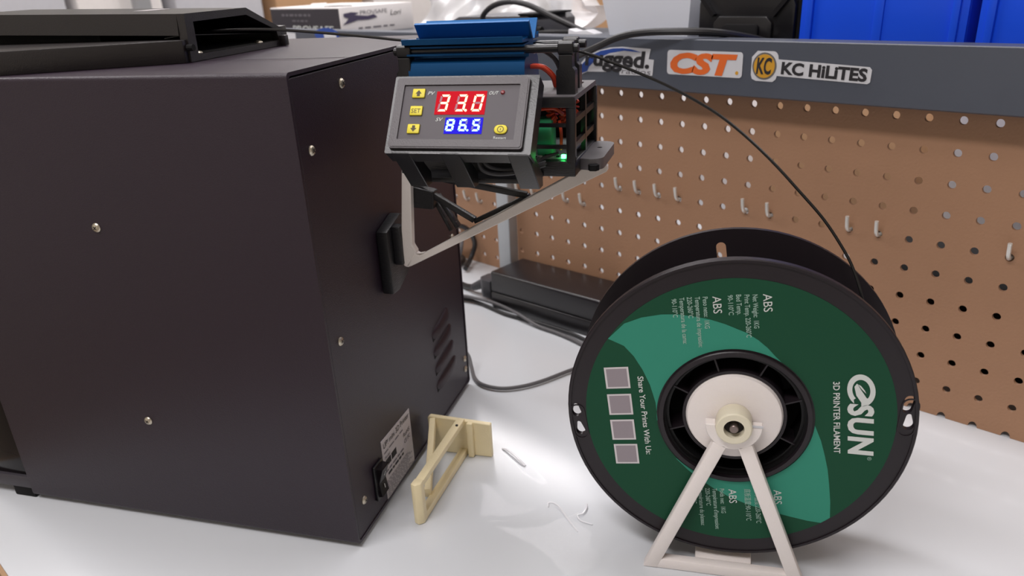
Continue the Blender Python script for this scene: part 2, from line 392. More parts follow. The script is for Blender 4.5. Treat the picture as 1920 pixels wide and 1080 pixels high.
# ================================================================== hooks through the pegboard
def hook(ks, row, label, y=0, xs=None, z=None, tilt=.0):
    z = z or ROW1-P0*(row-1); xs = xs or [k*P0 for k in ks]
    t = Thing('pegboard_hook', label, 'hook', (sum(xs)/len(xs), y, z), group='hook prongs poking through the pegboard')
    for x in xs:
        t.part('prong', tube([(x, y+.012, z-.001), (x, y+.002, z-.0008), (x, y-.003, z+.0004), (x+tilt, y-.0062, z+.0045), (x+tilt, y-.0082, z+.0138)], .0017, 8, 4), 'steel')
    if len(xs) > 1: t.part('cross_bar', cyl((xs[0]-.002, y+.012, z-.001), (xs[-1]+.002, y+.012, z-.001), .0016, 8), 'steel')
    else: t.part('back_plate', box(xs[0]-.006, xs[0]+.006, y+.0105, y+.0125, z-.01, z+.004), 'steel')
hook((-4, -3), 5, 'steel hook with two prongs just right of the white bracket tip on the pegboard')
hook((-2, -1), 5, 'steel hook with two prongs, second pair right of the bracket tip')
hook((2, 3), 5, 'steel hook with two prongs directly above the spool top')
hook((6, 7), 5, 'steel hook with two prongs right of the falling black filament')
hook((11,), 5, 'single steel hook prong at the right edge of the pegboard')
hook((-7, -6), 6, 'steel hook with two prongs above the black power supply')
hook((-10, -9), 6, 'steel hook with two prongs beside the grey upright post')
hook((), 0, 'steel hook with three prongs left of the grey upright post', .036, [-.339-P0*k for k in (3, 2, 1)], .0907)

# ================================================================== things on the shelf
DZ = .2996
def stack_bin(x0, x1, label):
    t = Thing('storage_bin', label, 'bin', ((x0+x1)/2, .14, DZ), group='blue stacking bins on the shelf')
    t.part('wall', box(x0, x1, .05, .054, DZ, DZ+.15, .001), 'bluebin'); t.part('wall', box(x0, x1, .236, .24, DZ, DZ+.15, .001), 'bluebin')
    t.part('wall', box(x0, x0+.004, .054, .236, DZ, DZ+.15), 'bluebin'); t.part('wall', box(x1-.004, x1, .054, .236, DZ, DZ+.15), 'bluebin')
    t.part('floor', box(x0+.004, x1-.004, .054, .236, DZ, DZ+.004), 'bluebin')
    t.part('rim', ring_prism(rrect(x0-.003, x1+.003, .046, .244, .004), rrect(x0+.003, x1-.003, .054, .236, .003), 'z', DZ+.15, DZ+.158), 'bluebin')
    for x in (x0+.006, x1-.012): t.part('rib', box(x, x+.006, .0465, .05, DZ, DZ+.15, .001), 'bluebin')
    t.part('rib', box((x0+x1)/2-.004, (x0+x1)/2+.004, .048, .05, DZ, DZ+.15, .001), 'bluebin')
stack_bin(.064, .2045, 'blue plastic bin on the shelf next to the black case')
stack_bin(.2125, .353, 'blue plastic bin on the shelf at the right edge of the picture')

t = Thing('tool_case', 'black moulded plastic case on the shelf left of the blue bins', 'case', (.009, .10, DZ))
oct_ = [(-.0435, DZ), (.0585, DZ), (.0585, .338), (.044, .372), (-.028, .372), (-.0435, .34)]
t.part('shell', prism(oct_, 'y', .05, .16, .003), 'black')
t.part('raised_panel', prism([(-.024, DZ+.002), (.038, DZ+.002), (.038, .3225), (.032, .3285), (-.018, .3285), (-.024, .3225)], 'y', .046, .05, .0015), 'black')
t.part('latch', prism(rrect(-.012, .026, DZ+.004, .3215, .004), 'y', .0425, .046, .001), 'matte')
t.part('rib', bar((.038, .048, .329), (.052, .048, .345), (0, 1, 0), .006, .004), 'black')
t.part('rib', bar((-.024, .048, .329), (-.038, .048, .345), (0, 1, 0), .006, .004), 'black')
t.part('side_block', box(.0587, .0615, .055, .15, DZ, .40), 'matte')

t = Thing('clear_bin', 'clear plastic storage bin on the shelf left of the black case', 'bin', (-.11, .12, DZ))
def taper(x0, x1, y0, y1, z0, z1, g):
    return bmv([(x0,y0,z0),(x1,y0,z0),(x1,y1,z0),(x0,y1,z0),(x0-g,y0-g,z1),(x1+g,y0-g,z1),(x1+g,y1+g,z1),(x0-g,y1+g,z1)], [(0,1,5,4),(1,2,6,5),(2,3,7,6),(3,0,4,7),(0,3,2,1)])
t.part('body', taper(-.160, -.062, .06, .20, DZ, .40, .016), 'bin')
t.part('rim', ring_prism(rrect(-.18, -.044, .042, .218, .006), rrect(-.174, -.05, .048, .212, .005), 'z', .399, .405), 'bin')
t.part('contents', box(-.15, -.072, .08, .185, DZ+.002, .345, .004), 'greyw')
t.part('contents', box(-.145, -.10, .085, .18, .346, .375, .004), 'cardw')

# grey network box with cable
t = Thing('device_box', 'flat dark grey device lying on the shelf behind the blue heater', 'device', (-.345, .09, DZ))
t.part('case', prism([(-.425, DZ), (-.27, DZ), (-.27, .322), (-.278, .3285), (-.40, .327), (-.425, .318)], 'y', .05, .13, .002), 'darkgrey')
t.part('top_strip', box(-.292, -.268, .049, .12, .3285, .3305), 'matte')
single('cable', tube([(-.34, .045, .318), (-.334, .03, .3281), (-.3145, .028, .3401), (-.283, .025, .3451), (-.2491, .022, .3414), (-.2091, .02, .3284), (-.1709, .02, .3159), (-.15, .03, .306)], .0032, 10), 'cable', 'black cable arching above the blue heater on the shelf', 'cable', (-.25, .03, .303))
single('cable', tube([(-.140, -.0375, .292), (-.1243, -.0375, .2976), (-.1004, -.040, .3059), (-.0743, -.040, .3153), (-.0495, -.038, .3195), (-.0199, -.03, .3204), (.011, -.01, .3186), (.03, .02, .312), (.04, .04, .306)], .0034, 10), 'cable', 'black cable looping over the grey beam above the rugged sticker', 'cable', (-.07, -.04, .303))
t = Thing('adapter', 'black power plug with barrel lying on the shelf by the clear bin', 'plug', (-.22, .02, DZ))
t.part('barrel', cyl((-.262, .02, .3150), (-.228, .02, .3145), .0050, 12, .0042), 'matte')
for k in range(4): t.part('relief_ring', cyl((-.256+k*.006, .02, .3150), (-.2535+k*.006, .02, .3150), .0056, 12), 'black')
t.part('block', box(-.228, -.168, .010, .032, DZ, .3150, .002), 'matte')
single('paper_scrap', bev(prism([(-.172, .3), (-.132, .3), (-.134, .3145), (-.146, .318), (-.160, .3165), (-.170, .319)], 'y', -.002, .012), .001), 'stw', 'crumpled white paper strip on the shelf by the cable', 'paper', (-.15, .005, .3))

# plastic bag
bm = bmesh.new(); nx, nz = 22, 10; gr = []
for j in range(nz+1):
    for i in range(nx+1):
        u, v = i/nx, j/nz
        x = -.60+.32*u; hgt = .03+.10*math.sin(math.pi*min(1, .12+u*.95))**.8
        z = DZ+.002+hgt*v; y = .14+.05*math.sin(v*math.pi*.5)+.008*math.sin(u*17+v*7)+.004*math.sin(u*29-v*11)
        gr.append(bm.verts.new((x, y, z)))
for j in range(nz):
    for i in range(nx): bm.faces.new([gr[j*(nx+1)+i], gr[j*(nx+1)+i+1], gr[(j+1)*(nx+1)+i+1], gr[(j+1)*(nx+1)+i]])
r = bmesh.ops.extrude_face_region(bm, geom=bm.faces[:])
for v in r['geom']:
    if isinstance(v, bmesh.types.BMVert): v.co.y += .03; v.co.z -= .001
single('plastic_bag', bm, 'bag', 'crumpled clear plastic bag standing on the shelf behind the blue heater', 'bag', (-.44, .16, DZ), sharp=60)

# glove box
t = Thing('glove_box', 'white and black glove carton with marker scribbles on the shelf', 'carton', (-.765, .13, DZ))
GX0, GX1, GY0, GY1, GZ = -.865, -.664, .05, .19, .3395
t.part('carton', box(GX0, GX1, GY0, GY1, DZ, GZ, .001), 'cardw')
t.part('front_print', box(GX0+.001, GX1-.003, GY0-.0003, GY0, DZ+.001, GZ-.002), 'charc')
t.part('opening', prism([(-.76, .07), (-.70, .065), (-.675, .08), (-.70, .10), (-.75, .098)], 'z', GZ, GZ+.0004), 'dark')
t.part('flap', bmv([(-.775, .066, GZ+.0005), (-.72, .060, GZ+.0005), (-.725, .07, GZ+.006), (-.77, .072, GZ+.005)], [(0, 1, 2, 3)]), 'cardw')
t.part('lettering', text('PRO\\/SAFE', (-.80, GY0-.0008, .3040), X, Z, .0085, .115, bold=.02), 'ink')
t.part('lettering', dashes((-.83, GY0-.0008, .3265), X, Z, .0035, .085, 7), 'inkg')
t.part('lettering', dashes((-.80, GY0-.0008, .3185), X, Z, .0025, .045, 4), 'inkg')
t.part('lettering', text('PRO\\/SAFE', (GX1+.0006, .086, .3270), Y, Z, .0058, .052), 'inkg')
t.part('lettering', text('Lori', (GX1+.0006, .144, .3225), Y, Z, .0078, .022, shear=.25), 'inkk')
t.part('lettering', dashes((GX1+.0006, .080, .3065), Y, Z, .0022, .07, 5), 'inkg')
t.part('scribble', flatfill([(.055, .330), (.07, .3315), (.084, .3298), (.075, .327), (.10, .3245), (.112, .3262), (.118, .3215), (.10, .319), (.08, .3195), (.066, .3165), (.052, .314), (.060, .3195), (.064, .323), (.055, .3255)], (GX1+.0009, 0, 0), Y, Z), 'pen')

# ================================================================== cartons and cases behind the pegboard
def carton(x0, x1, y0, y1, z0, z1, m, label, cat='carton', group='boxes behind the pegboard'):
    t = Thing('carton', label, cat, ((x0+x1)/2, (y0+y1)/2, z0), group=group)
    t.part('body', box(x0, x1, y0, y1, z0, z1, .0015), m)
    t.part('tape', box((x0+x1)/2-.012, (x0+x1)/2+.012, y0-.0003, y1+.0003, z1-.0002, z1+.0003), 'label')
carton(-1.0, -.62, .49, .61, .0002, .24, 'cardw', 'white carton glimpsed through pegboard holes beside the upright')
carton(-.58, -.20, .50, .61, .0002, .22, 'cardw', 'white carton glimpsed through pegboard holes above the power supply')
carton(-.16, .06, .42, .55, .0002, .19, 'card', 'kraft carton glimpsed through pegboard holes behind the spool')
carton(.10, .36, .36, .52, .0002, .235, 'cardw', 'pale carton glimpsed through pegboard holes at the upper right')
carton(.12, .50, .09, .20, .0002, .095, 'matte', 'unseen black case added to keep the lower right pegboard holes dark', 'case')  # case added so the lower right holes read as shade

# ================================================================== 3D printer
PW, PD, PB, PT = .2568, .2929, .004, .3326
t = Thing('printer', 'black boxy desktop 3D printer with lid, seen from its back corner', '3D printer', (-.15, PW/2, 0), FG)
outer = rrect(0, PW, PB, PT, .003, 3); inner = rrect(.0022, PW-.0022, PB+.0022, PT-.0022, .0022, 3)
t.part('cover', ring_prism(outer, inner, 'x', -PD, 0), 'body')
bp = t.part('back_panel', prism(rrect(.0034, PW-.0034, PB+.001, PT-.0034, .0015, 2), 'x', -.0030, -.0006, .0004, 1), 'body')
t.part('floor_pan', box(-PD, -.004, .0025, PW-.0025, PB+.0001, PB+.002), 'body')
t.part('bulkhead', box(-PD+.002, -PD+.004, .0025, PW-.0025, PB+.003, PT-.003), 'gloss')
t.part('front_door', prism([(-PD-.0006, .0200), (-PD-.0006, PT-.004), (-PD-.06, PT-.03), (-PD-.06, .0200)], 'y', .004, PW-.004, .001), 'gloss')
t.part('front_sill', box(-PD-.075, -PD-.0006, .001, PW-.001, .0095, .0205, .001), 'bodytop')
t.part('door_seal', tube([(-PD-.002, .0055, .034), (-PD-.012, .0050, .040), (-PD-.03, .0052, .041)], .0012, 6), 'clear')
for (x, y) in ((-.02, .02), (-.02, PW-.02), (-PD+.005, .02), (-PD+.005, PW-.02)): t.part('foot', cyl((x, y, 0), (x, y, PB), .009, 14), 'matte')
t.part('front_foot', box(-PD-.022, -PD-.001, .002, .03, .0001, .0094, .001), 'matte')
def screw(p, n, parent=None, r=.0032):
    n = Vector(n); p = Vector(p); q = n.to_track_quat('Z', 'Y')
    h = t.part('screw', lathe([(r, 0), (r, .0004), (r*.82, .0012), (r*.45, .0017), (0, .0018)], p, q, 14), 'screw', parent)
    a = q @ Vector((.7, .7, 0)); b = q @ Vector((.7, -.7, 0)); e = p+n*.0016
    t.part('drive', join(bar(e-a*r*.45, e+a*r*.45, b, .0006, .0006), bar(e-b*r*.45, e+b*r*.45, a, .0006, .0006)), 'slot', h if parent is None else None)
for (x, z) in ((-.157, .2375), (-.1572, .0906), (-.157, .045)): 
    if z > .05: screw((x, 0, z), (0, -1, 0))
for (y, z) in ((.0652, .3185), (.0165, .2861), (.0170, .1598), (.0171, .0316), (.2475, .0332), (.2475, .0219), (.2400, .16), (.2400, .2861), (.1926, .3185)): screw((-.0006, y, z), (1, 0, 0))
# louvres
for i in range(4):
    z = .0412+i*.01655; y0, y1 = .1722, .2245-i*.0033; dz = .0050+i*.0012
    a = Vector((-.0006, y0, z)); b = Vector((-.0006, y1, z+dz)); d = (b-a).normalized(); upv = X.cross(d)
    vs = []; fs = []; n = 12
    for k in range(n+1):
        s_ = k/n; p = a.lerp(b, s_); hgt = .0032*min(1, math.sin(math.pi*min(max(s_, .0), 1))**.35 if 0 < s_ < 1 else 0); wdt = .0085*(1 if .04 < s_ < .96 else .45)
        for q_ in range(5):
            aa = math.pi*.5*q_/4
            vs.append(p+upv*(wdt*.55-wdt*(1-math.cos(aa))*1.0)+X*(hgt*math.sin(aa)))
    for k in range(n):
        for q_ in range(4): fs.append((k*5+q_, (k+1)*5+q_, (k+1)*5+q_+1, k*5+q_+1))
    lv_ = t.part('louvre', bmv(vs, fs), 'body', bp, sharp=60)
    t.part('opening', prism([( (a+d*.001)[1], (a+d*.001)[2]-.0052), ((b-d*.001)[1], (b-d*.001)[2]-.0052), (b[1], b[2]+.0005), (a[1], a[2]+.0005)], 'x', -.0008, -.0003), 'dark', bp)
# rating label
lb = t.part('rating_label', prism([(.0530, .0062), (.1085, .0062), (.1085, .0565), (.0535, .0582)], 'x', -.0006, -.0002), 'label', label='silver rating label with black print')
LX = .0001
t.part('lettering', text('UP! mini 3D Printer', (LX, .0560, .0502), Y, Z, .0048, .050), 'inkk', lb)
t.part('lettering', dashes((LX, .0560, .0455), Y, Z, .0011, .036, 4), 'inkg', lb)
t.part('lettering', text('Model:', (LX, .0560, .0405), Y, Z, .0026, .010), 'inkk', lb)
t.part('lettering', text('RoHS', (LX, .0925, .0385), Y, Z, .0036, .012), 'inkk', lb)
t.part('lettering', text('CE FC', (LX, .0925, .0325), Y, Z, .0036, .012), 'inkk', lb)
t.part('lettering', dashes((LX, .0590, .0250), Y, Z, .0020, .030, 5), 'inkk', lb)
t.part('lettering', dashes((LX, .0560, .0290), Y, Z, .0014, .034, 5), 'inkg', lb)
for i in range(9): t.part('lettering', dashes((LX, .0545, .0075+i*.0017), Y, Z, .0006, .05-(i % 3)*.004, 9), 'inkg', lb)
for k in range(2):
    bb = []
    y = .0575+k*.0105
    while y < .0660+k*.0105: wv = random.choice((.0004, .0007, .001)); bb.append(prism([(y, .0335), (y+wv, .0335), (y+wv, .0392), (y, .0392)], 'x', -.0002, .0001)); y += wv+random.choice((.0004, .0006))
    t.part('barcode', join(*bb), 'inkk', lb)
# rocker switch
sw = t.part('power_switch', box(-.0006, .0016, .0345, .0500, .0175, .0475, .0008), 'black')
t.part('rocker', prism([(-.0004, .0195), (.0046, .0205), (.0032, .0325), (.0072, .0452), (-.0004, .0458)], 'y', .0366, .0482, .0004, 1), 'gloss', sw)
t.part('marking', join(flatfill(circ(0, 0, .0019, 18, rx=.0013), (.0057, .0424, .0388), Y, Vector((.3, 0, .95)), [circ(0, 0, .0013, 18, rx=.0007)[::-1]])), 'ink', sw)
t.part('marking', flatpoly([(-.0004, -.0018), (.0004, -.0018), (.0004, .0018), (-.0004, .0018)], (.0044, .0424, .0275), Y, Vector((-.12, 0, .99))), 'ink', sw)
# lid: tray and raised hood with an open back end
trayL = [(-.110, .0625), (-.208, .0085), (-.29, .0085), (-.29, .0742), (-.110, .0742)]
t.part('lid_tray', prism(trayL, 'z', PT, PT+.0145, .0007, 2), 'lid'); t.part('lid_tray', prism([(a, PW-b) for a, b in trayL], 'z', PT, PT+.0145, .0007, 2), 'lid')
t.part('hinge_pin', cyl((-.109, .066, PT+.0095), (-.1045, .066, PT+.0095), .0022, 10), 'matte')
ho = [(.0665, PT+.0004), (.0680, PT+.0303), (.1400, PT+.0303), (.1815, PT+.0143), (.1835, PT+.0004)]
hi = [(.0755, PT+.0045), (.0760, PT+.0250), (.1390, PT+.0255), (.1765, PT+.0125), (.1790, PT+.0045)]
hood = t.part('lid_hood', ring_prism(ho, hi, 'x', -.1145, -.1085), 'lid')
ho2 = [(.0665, PT+.0170), (.0680, PT+.0303), (.1400, PT+.0303), (.1815, PT+.0143), (.1820, PT+.0100)]; hi2 = [(.0760, PT+.0170), (.0760, PT+.0250), (.1390, PT+.0255), (.1765, PT+.0125), (.1780, PT+.0100)]
vs = [(x, y, z+dz) for (x, dz) in ((-.1145, 0), (-.30, .0050)) for q in (ho2, hi2) for (y, z) in q]; fs = []
for i in range(5):
    j = (i+1) % 5
    fs += [(i, j, 5+j, 5+i), (10+i, 15+i, 15+j, 10+j), (i, 10+i, 10+j, j), (5+i, 5+j, 15+j, 15+i)]
bm = bmv(vs, fs); bmesh.ops.recalc_face_normals(bm, faces=bm.faces[:])
t.part('hood_shell', bm, 'lid', hood)
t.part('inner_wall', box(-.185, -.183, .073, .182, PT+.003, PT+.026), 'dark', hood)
t.part('dark_fill', box(-.299, -.186, .0775, .1775, PT+.003, PT+.0245), 'dark', hood)  # dark block added to shut out light seen through the hood gap
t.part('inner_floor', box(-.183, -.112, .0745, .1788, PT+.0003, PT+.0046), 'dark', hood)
t.part('clip', box(-.1085, -.104, .180, .1855, PT+.0004, PT+.008, .0006), 'lid', hood)
screw((-.113, .081, PT+.0046), (0, 0, 1)); screw((-.114, .158, PT+.0046), (0, 0, 1))
t.part('paper_note', box(-.190, -.165, .105, .130, PT+.0316, PT+.0320), 'label', hood, label='pale strip lying on the hood')
t.part('seam', box(-.108, -.003, .0790, .0793, PT-.0001, PT+.0001), 'matte')

# ================================================================== power supply and cables on the bench
PR = Matrix.Translation((-.2440, -.0690, 0)) @ Matrix.Rotation(math.radians(2.2), 4, 'Z')
t = Thing('power_supply', 'black rectangular power supply brick against the pegboard', 'power supply', (.08, .03, 0), PR)
t.part('lower_shell', box(0, .165, 0, .0605, .0002, .020, .0020, 3), 'psu'); t.part('upper_shell', box(0, .165, 0, .0605, .0203, .0470, .0032, 4), 'psu')
t.part('inlet', box(-.006, .0005, .005, .036, .005, .031, .001), 'matte')
t = Thing('power_plug', 'black mains plug pushed into the end of the power supply', 'plug', (-.02, .026, 0), PR)
t.part('plug_body', prism([(-.0300, .013), (-.0205, .0055), (-.0062, .0055), (-.0062, .0350), (-.0205, .0350), (-.0300, .0280)], 'z', .0060, .0300, .0020), 'darkgrey')
for k in range(5): t.part('strain_relief', cyl((-.0300-k*.0045, .0205, .0185-k*.0022), (-.0332-k*.0045, .0205, .0170-k*.0022), .0068-k*.0005, 14), 'darkgrey')
t.part('cord', tube([(-.049, .0205, .0085), (-.07, .024, .0045), (-.10, .034, .0045), (-.13, .06, .0045), (-.145, .095, .0045), (-.175, .106, .0045), (-.24, .10, .0045)], .0038, 10), 'cable')
single('looped_cable', tube([(-.3593, -.006, .006), (-.371, .0150, .012), (-.372, .026, .03), (-.385, .030, .045), (-.40, .026, .052), (-.43, .02, .045), (-.45, .0, .03), (-.44, -.03, .006)], .0034, 10), 'cable', 'black cord loop tangled behind the far edge of the printer', 'cable', (-.40, .0, .003))
single('grey_cord', tube([(-.385, .005, .012), (-.372, .0, .030), (-.378, .008, .042), (-.392, .016, .036), (-.40, .01, .02)], .0026, 8), 'cableg', 'grey wire loop beside the black cord behind the printer', 'cable', (-.385, .008, .01))
single('usb_cable', tube([(-.165, -.196, .02), (-.150, -.196, .012), (-.1383, -.2027, .005), (-.1202, -.2153, .0026), (-.1023, -.2212, .0034), (-.0824, -.2149, .0034), (-.069, -.1983, .0034), (-.0609, -.1759, .0034), (-.0537, -.1388, .0034), (-.045, -.115, .0034), (-.01, -.10, .0034)], .0019, 10), 'cableg', 'dark grey cable curving from the printer to behind the spool', 'cable', (-.09, -.19, .0003))
single('dc_cable', tube([(-.32, -.10, .0031), (-.2871, -.0790, .0031), (-.257, -.0745, .0031), (-.2109, -.0790, .0031), (-.1757, -.0755, .0031), (-.144, -.0735, .0031), (-.11, -.0730, .0031), (-.07, -.080, .0031)], .0020, 10), 'cable', 'thin black cable lying along the front of the power supply', 'cable', (-.2, -.08, .0003))
single('signal_cable', tube([(-.325, -.112, .0087), (-.290, -.0835, .0087), (-.255, -.0745, .0087), (-.2300, -.0730, .0088), (-.19, -.0780, .0080), (-.1559, -.0815, .0035), (-.125, -.0815, .0031), (-.0945, -.085, .0031), (-.05, -.095, .0031)], .0020, 10), 'cableg', 'grey cable crossing over the black one before the power supply', 'cable', (-.18, -.08, .0003))

# clear film on the bench
bm = bmesh.new(); nx, ny = 40, 26; gr = []
for j in range(ny+1):
    for i in range(nx+1):
        u, v = i/nx, j/ny
        edge = min(u, 1-u, v, 1-v)
        x = -.030+.165*u+.03*v+.006*math.sin(v*9); y = -.345+.095*v-.030*u+.006*math.sin(u*8+1)
        z = .0004+.0007*min(1, edge*8)*(.5+.5*math.sin(u*9+v*3))*(.5+.5*math.sin(v*7-u*4+1))
        z += .0030*math.exp(-((v-.62-.25*(u-.2))/.03)**2)*math.exp(-((u-.22)/.13)**2)+.003*math.exp(-((u-.60-.35*(v-.3))/.016)**2)*math.exp(-((v-.3)/.2)**2)
        gr.append(bm.verts.new((x, y, z)))
for j in range(ny):
    for i in range(nx): bm.faces.new([gr[j*(nx+1)+i], gr[j*(nx+1)+i+1], gr[(j+1)*(nx+1)+i+1], gr[(j+1)*(nx+1)+i]])
t = Thing('plastic_film', 'clear plastic film lying flat on the bench left of the spool', 'film', (.06, -.31, 0))
t.part('sheet', bm, 'clear', sharp=180)
for L_, r_ in (([(-.0085, -.2880, .0006), (-.002, -.2885, .0022), (.008, -.2905, .0028), (.0170, -.2930, .0024), (.0246, -.2943, .0008)], .0011), ([(.0760, -.3230, .0006), (.0735, -.3200, .0016), (.0770, -.3180, .0020), (.0840, -.3190, .0018), (.0930, -.3230, .0014), (.1020, -.3270, .0010), (.1120, -.3310, .0005)], .0005), ([(.0960, -.3010, .0006), (.1000, -.3060, .0018), (.1020, -.3130, .0016), (.1000, -.3170, .0012), (.1060, -.3200, .0010), (.1150, -.3175, .0006)], .0005)):
    t.part('crease', tube(L_, r_, 8, 5, flat=.5), 'crease')

# ================================================================== cream printed bracket
t = Thing('printed_bracket', 'cream coloured printed bracket lying beside the printer label', 'bracket', (.03, .09, 0), FG)
t.part('end_plate', prism([(.004, .0003), (.0600, .0003), (.0600, .0325), (.006, .0350), (.004, .0335)], 'y', .1340, .1385, .0006, 1), 'yellow')
t.part('rib', box(.0400, .0450, .1300, .1345, .0003, .0335, .001), 'yellow')
t.part('end_post', prism([(.0280, .0370), (.0320, .0352), (.0358, .0385), (.0358, .0445), (.0285, .0445)], 'z', .0003, .0360, .0008), 'yellow')
t.part('top_bar', bar((.0322, .040, .0330), (.0345, .1345, .0335), X, .0068, .0050, .0006), 'yellow')
t.part('bottom_bar', bar((.0322, .040, .0035), (.0350, .1345, .0033), X, .0066, .0060, .0006), 'yellow')
t.part('side_bar', bar((.0085, .1345, .0295), (.0290, .0640, .0085), Z, .0100, .0050, .0006), 'yellow')
t.part('bolt_hole', cyl((.0350, .122, .0352), (.0350, .122, .0367), .0012, 8), 'slot')

# ================================================================== bracket on the printer back
t = Thing('heater_bracket', 'triangular pale printed bracket with black struts on the printer back', 'bracket', (.07, .10, .17), FG)
t.part('base_plate', prism([(.0870, .1655), (.0990, .1650), (.1330, .1790), (.1330, .2130), (.1130, .2200), (.0870, .2130)], 'x', -.0003, .0085, .0012), 'blackprint')
t.part('clamp', box(.0085, .0150, .0945, .1040, .186, .2150, .001), 'blackprint')
U0, U1 = .0975, .1035
fo = [(.0135, .1862), (.0205, .2545), (.0255, .2600), (.1640, .2612), (.1640, .2575)]
fi = [(.0222, .1998), (.0258, .2500), (.0290, .2560), (.1200, .2560), (.1350, .2545)]
fi = [(.0215, .1975), (.0245, .2490), (.0300, .2565), (.1300, .2575), (.1380, .2558)]
# open triangle outline: leg, diagonal, top rail
leg = prism([(.0140, .1845), (.0178, .1835), (.0250, .1960), (.0222, .2010), (.0262, .2530), (.0200, .2560), (.0150, .2120)], 'y', U0, U1, .0006, 1)
dia = prism([(.0150, .1838), (.0190, .1842), (.1640, .2572), (.1640, .2612), (.1520, .2612), (.0300, .1945), (.0265, .1932), (.0240, .1945)], 'y', U0, U1, .0006, 1)
t.part('leg', leg, 'bracket'); t.part('diagonal', dia, 'bracket')
t.part('fillet', prism([(.0205, .1925), (.0300, .1948), (.0262, .1938), (.0238, .1952), (.0226, .1990)], 'y', U0+.0002, U1-.0002), 'bracket')
def gb(a, b, w_=.004, th=.005, y=U1+.0040): return bar((a[0], y, a[1]), (b[0], y, b[1]), (0, 1, 0), th, w_, .0004)
t.part('strut', gb((.0240, .2440), (.0680, .2185)), 'blackprint')
t.part('strut', gb((.0300, .2505), (.1070, .2375), .0040), 'blackprint')
t.part('strut', gb((.0680, .2175), (.1090, .2375), .0030), 'blackprint')
t.part('strut', gb((.0400, .2350), (.0540, .2115), .0030, .006, U1+.008), 'blackprint')
t.part('strut', gb((.0360, .2330), (.0480, .2085), .0025, .006, U1+.010), 'blackprint')
t.part('gusset', prism([(.0225, .2430), (.0400, .2390), (.0385, .2260), (.0230, .2270)], 'y', U1+.0002, U1+.0090, .0006, 1), 'blackprint')

# ================================================================== black cage on the bracket with the power board inside
CX0, CX1, CY0, CY1, CZ0, CZ1 = .035, .150, .064, .136, .2645, .3095
t = Thing('circuit_cage', 'black printed lattice cage holding the power board above the bracket', 'electronics cage', ((CX0+CX1)/2, .10, CZ0-.003), FG)
t.part('base_tray', box(CX0, CX1, CY0, CY1, CZ0-.003, CZ0+.0065, .0008), 'blackprint')
t.part('platform', box(.0555, .1300, .044, CY0+.004, CZ0-.003, CZ0, .0006), 'blackprint')
t.part('top_plate', plate(rrect(CX0, CX1, CY0, CY1, .001, 1), [rrect(.128, .144, .113, .128, .001, 1), rrect(.05, .11, .110, .126, .001, 1)], 'z', CZ1-.003, CZ1), 'blacksheen')
t.part('top_rail', box(CX0, CX1, CY0-.0006, CY0+.003, CZ1-.0065, CZ1-.0003, .0005), 'black')
for (x, y) in ((CX0, CY0), (CX1-.0055, CY0), (CX0, CY1-.0045), (CX1-.0045, CY1-.0045)): t.part('corner_post', box(x, x+.0055, y, y+.0045, CZ0+.005, CZ1-.003, .0004), 'black')
t.part('rear_panel', box(CX0+.0055, CX1-.0045, CY1-.0025, CY1-.0002, CZ0+.0065, CZ1-.003), 'matte'); t.part('side_panel', box(CX0+.0002, CX0+.0025, CY0+.0045, CY1-.0045, CZ0+.0065, CZ1-.003), 'matte')
t.part('front_panel', box(CX0+.005, .1180, CY0+.0004, CY0+.003, CZ0+.005, CZ1-.003), 'black')
for z in (.2795, .2925): t.part('bar', box(.1180, CX1-.0055, CY0+.0004, CY0+.003, z-.0011, z+.0011), 'black')
for z in (.2800, .2945): t.part('bar', box(CX1-.003, CX1-.0002, CY0+.0045, CY1-.0045, z-.0018, z+.0018), 'black')
t.part('bar', box(CX1-.003, CX1-.0001, .098, .103, CZ0+.005, CZ1-.003), 'black')
t.part('mounting_ear', plate([(CX1-.001, .080), (.156, .078)]+circ(.1560, .086, .008, 6, -math.pi/2, 0)+circ(.1560, .126, .008, 6, 0, math.pi/2)+[(CX1-.001, .134)], [circ(.1565, .113, .0018, 10)], 'z', CZ0-.002, CZ0+.005), 'blacksheen')
t.part('hex_nut', prism(circ(.1590, .0765, .0035, 6), 'z', CZ0-.0015, CZ0+.002), 'matte')
for (y, x) in ((.0765, .1430), (.1030, .1405)):
    for xx in (x, .0405):
        up_ = t.part('rod_post', prism([(xx-.0058, CZ1-.0005), (xx+.0058, CZ1-.0005), (xx+.0058, CZ1+.0135), (xx+.0040, CZ1+.0155), (xx+.0040, CZ1+.0225), (xx-.0040, CZ1+.0225), (xx-.0040, CZ1+.0155), (xx-.0058, CZ1+.0135)], 'y', y-.0042, y+.0042, .0004, 1), 'black')
        t.part('rod_clip', prism(rrect(y-.0042, y+.0042, CZ1+.0222, CZ1+.0302, .0022, 3), 'x', xx-.0046, xx+.0046, .0005, 1), 'black', up_)
for (y, xa, xb) in ((.0765, .0330, .1505), (.1030, .0350, .1500)): t.part('rod', cyl((xa, y, CZ1+.0260), (xb, y, CZ1+.0260), .0025, 14, b=.0004), 'black')

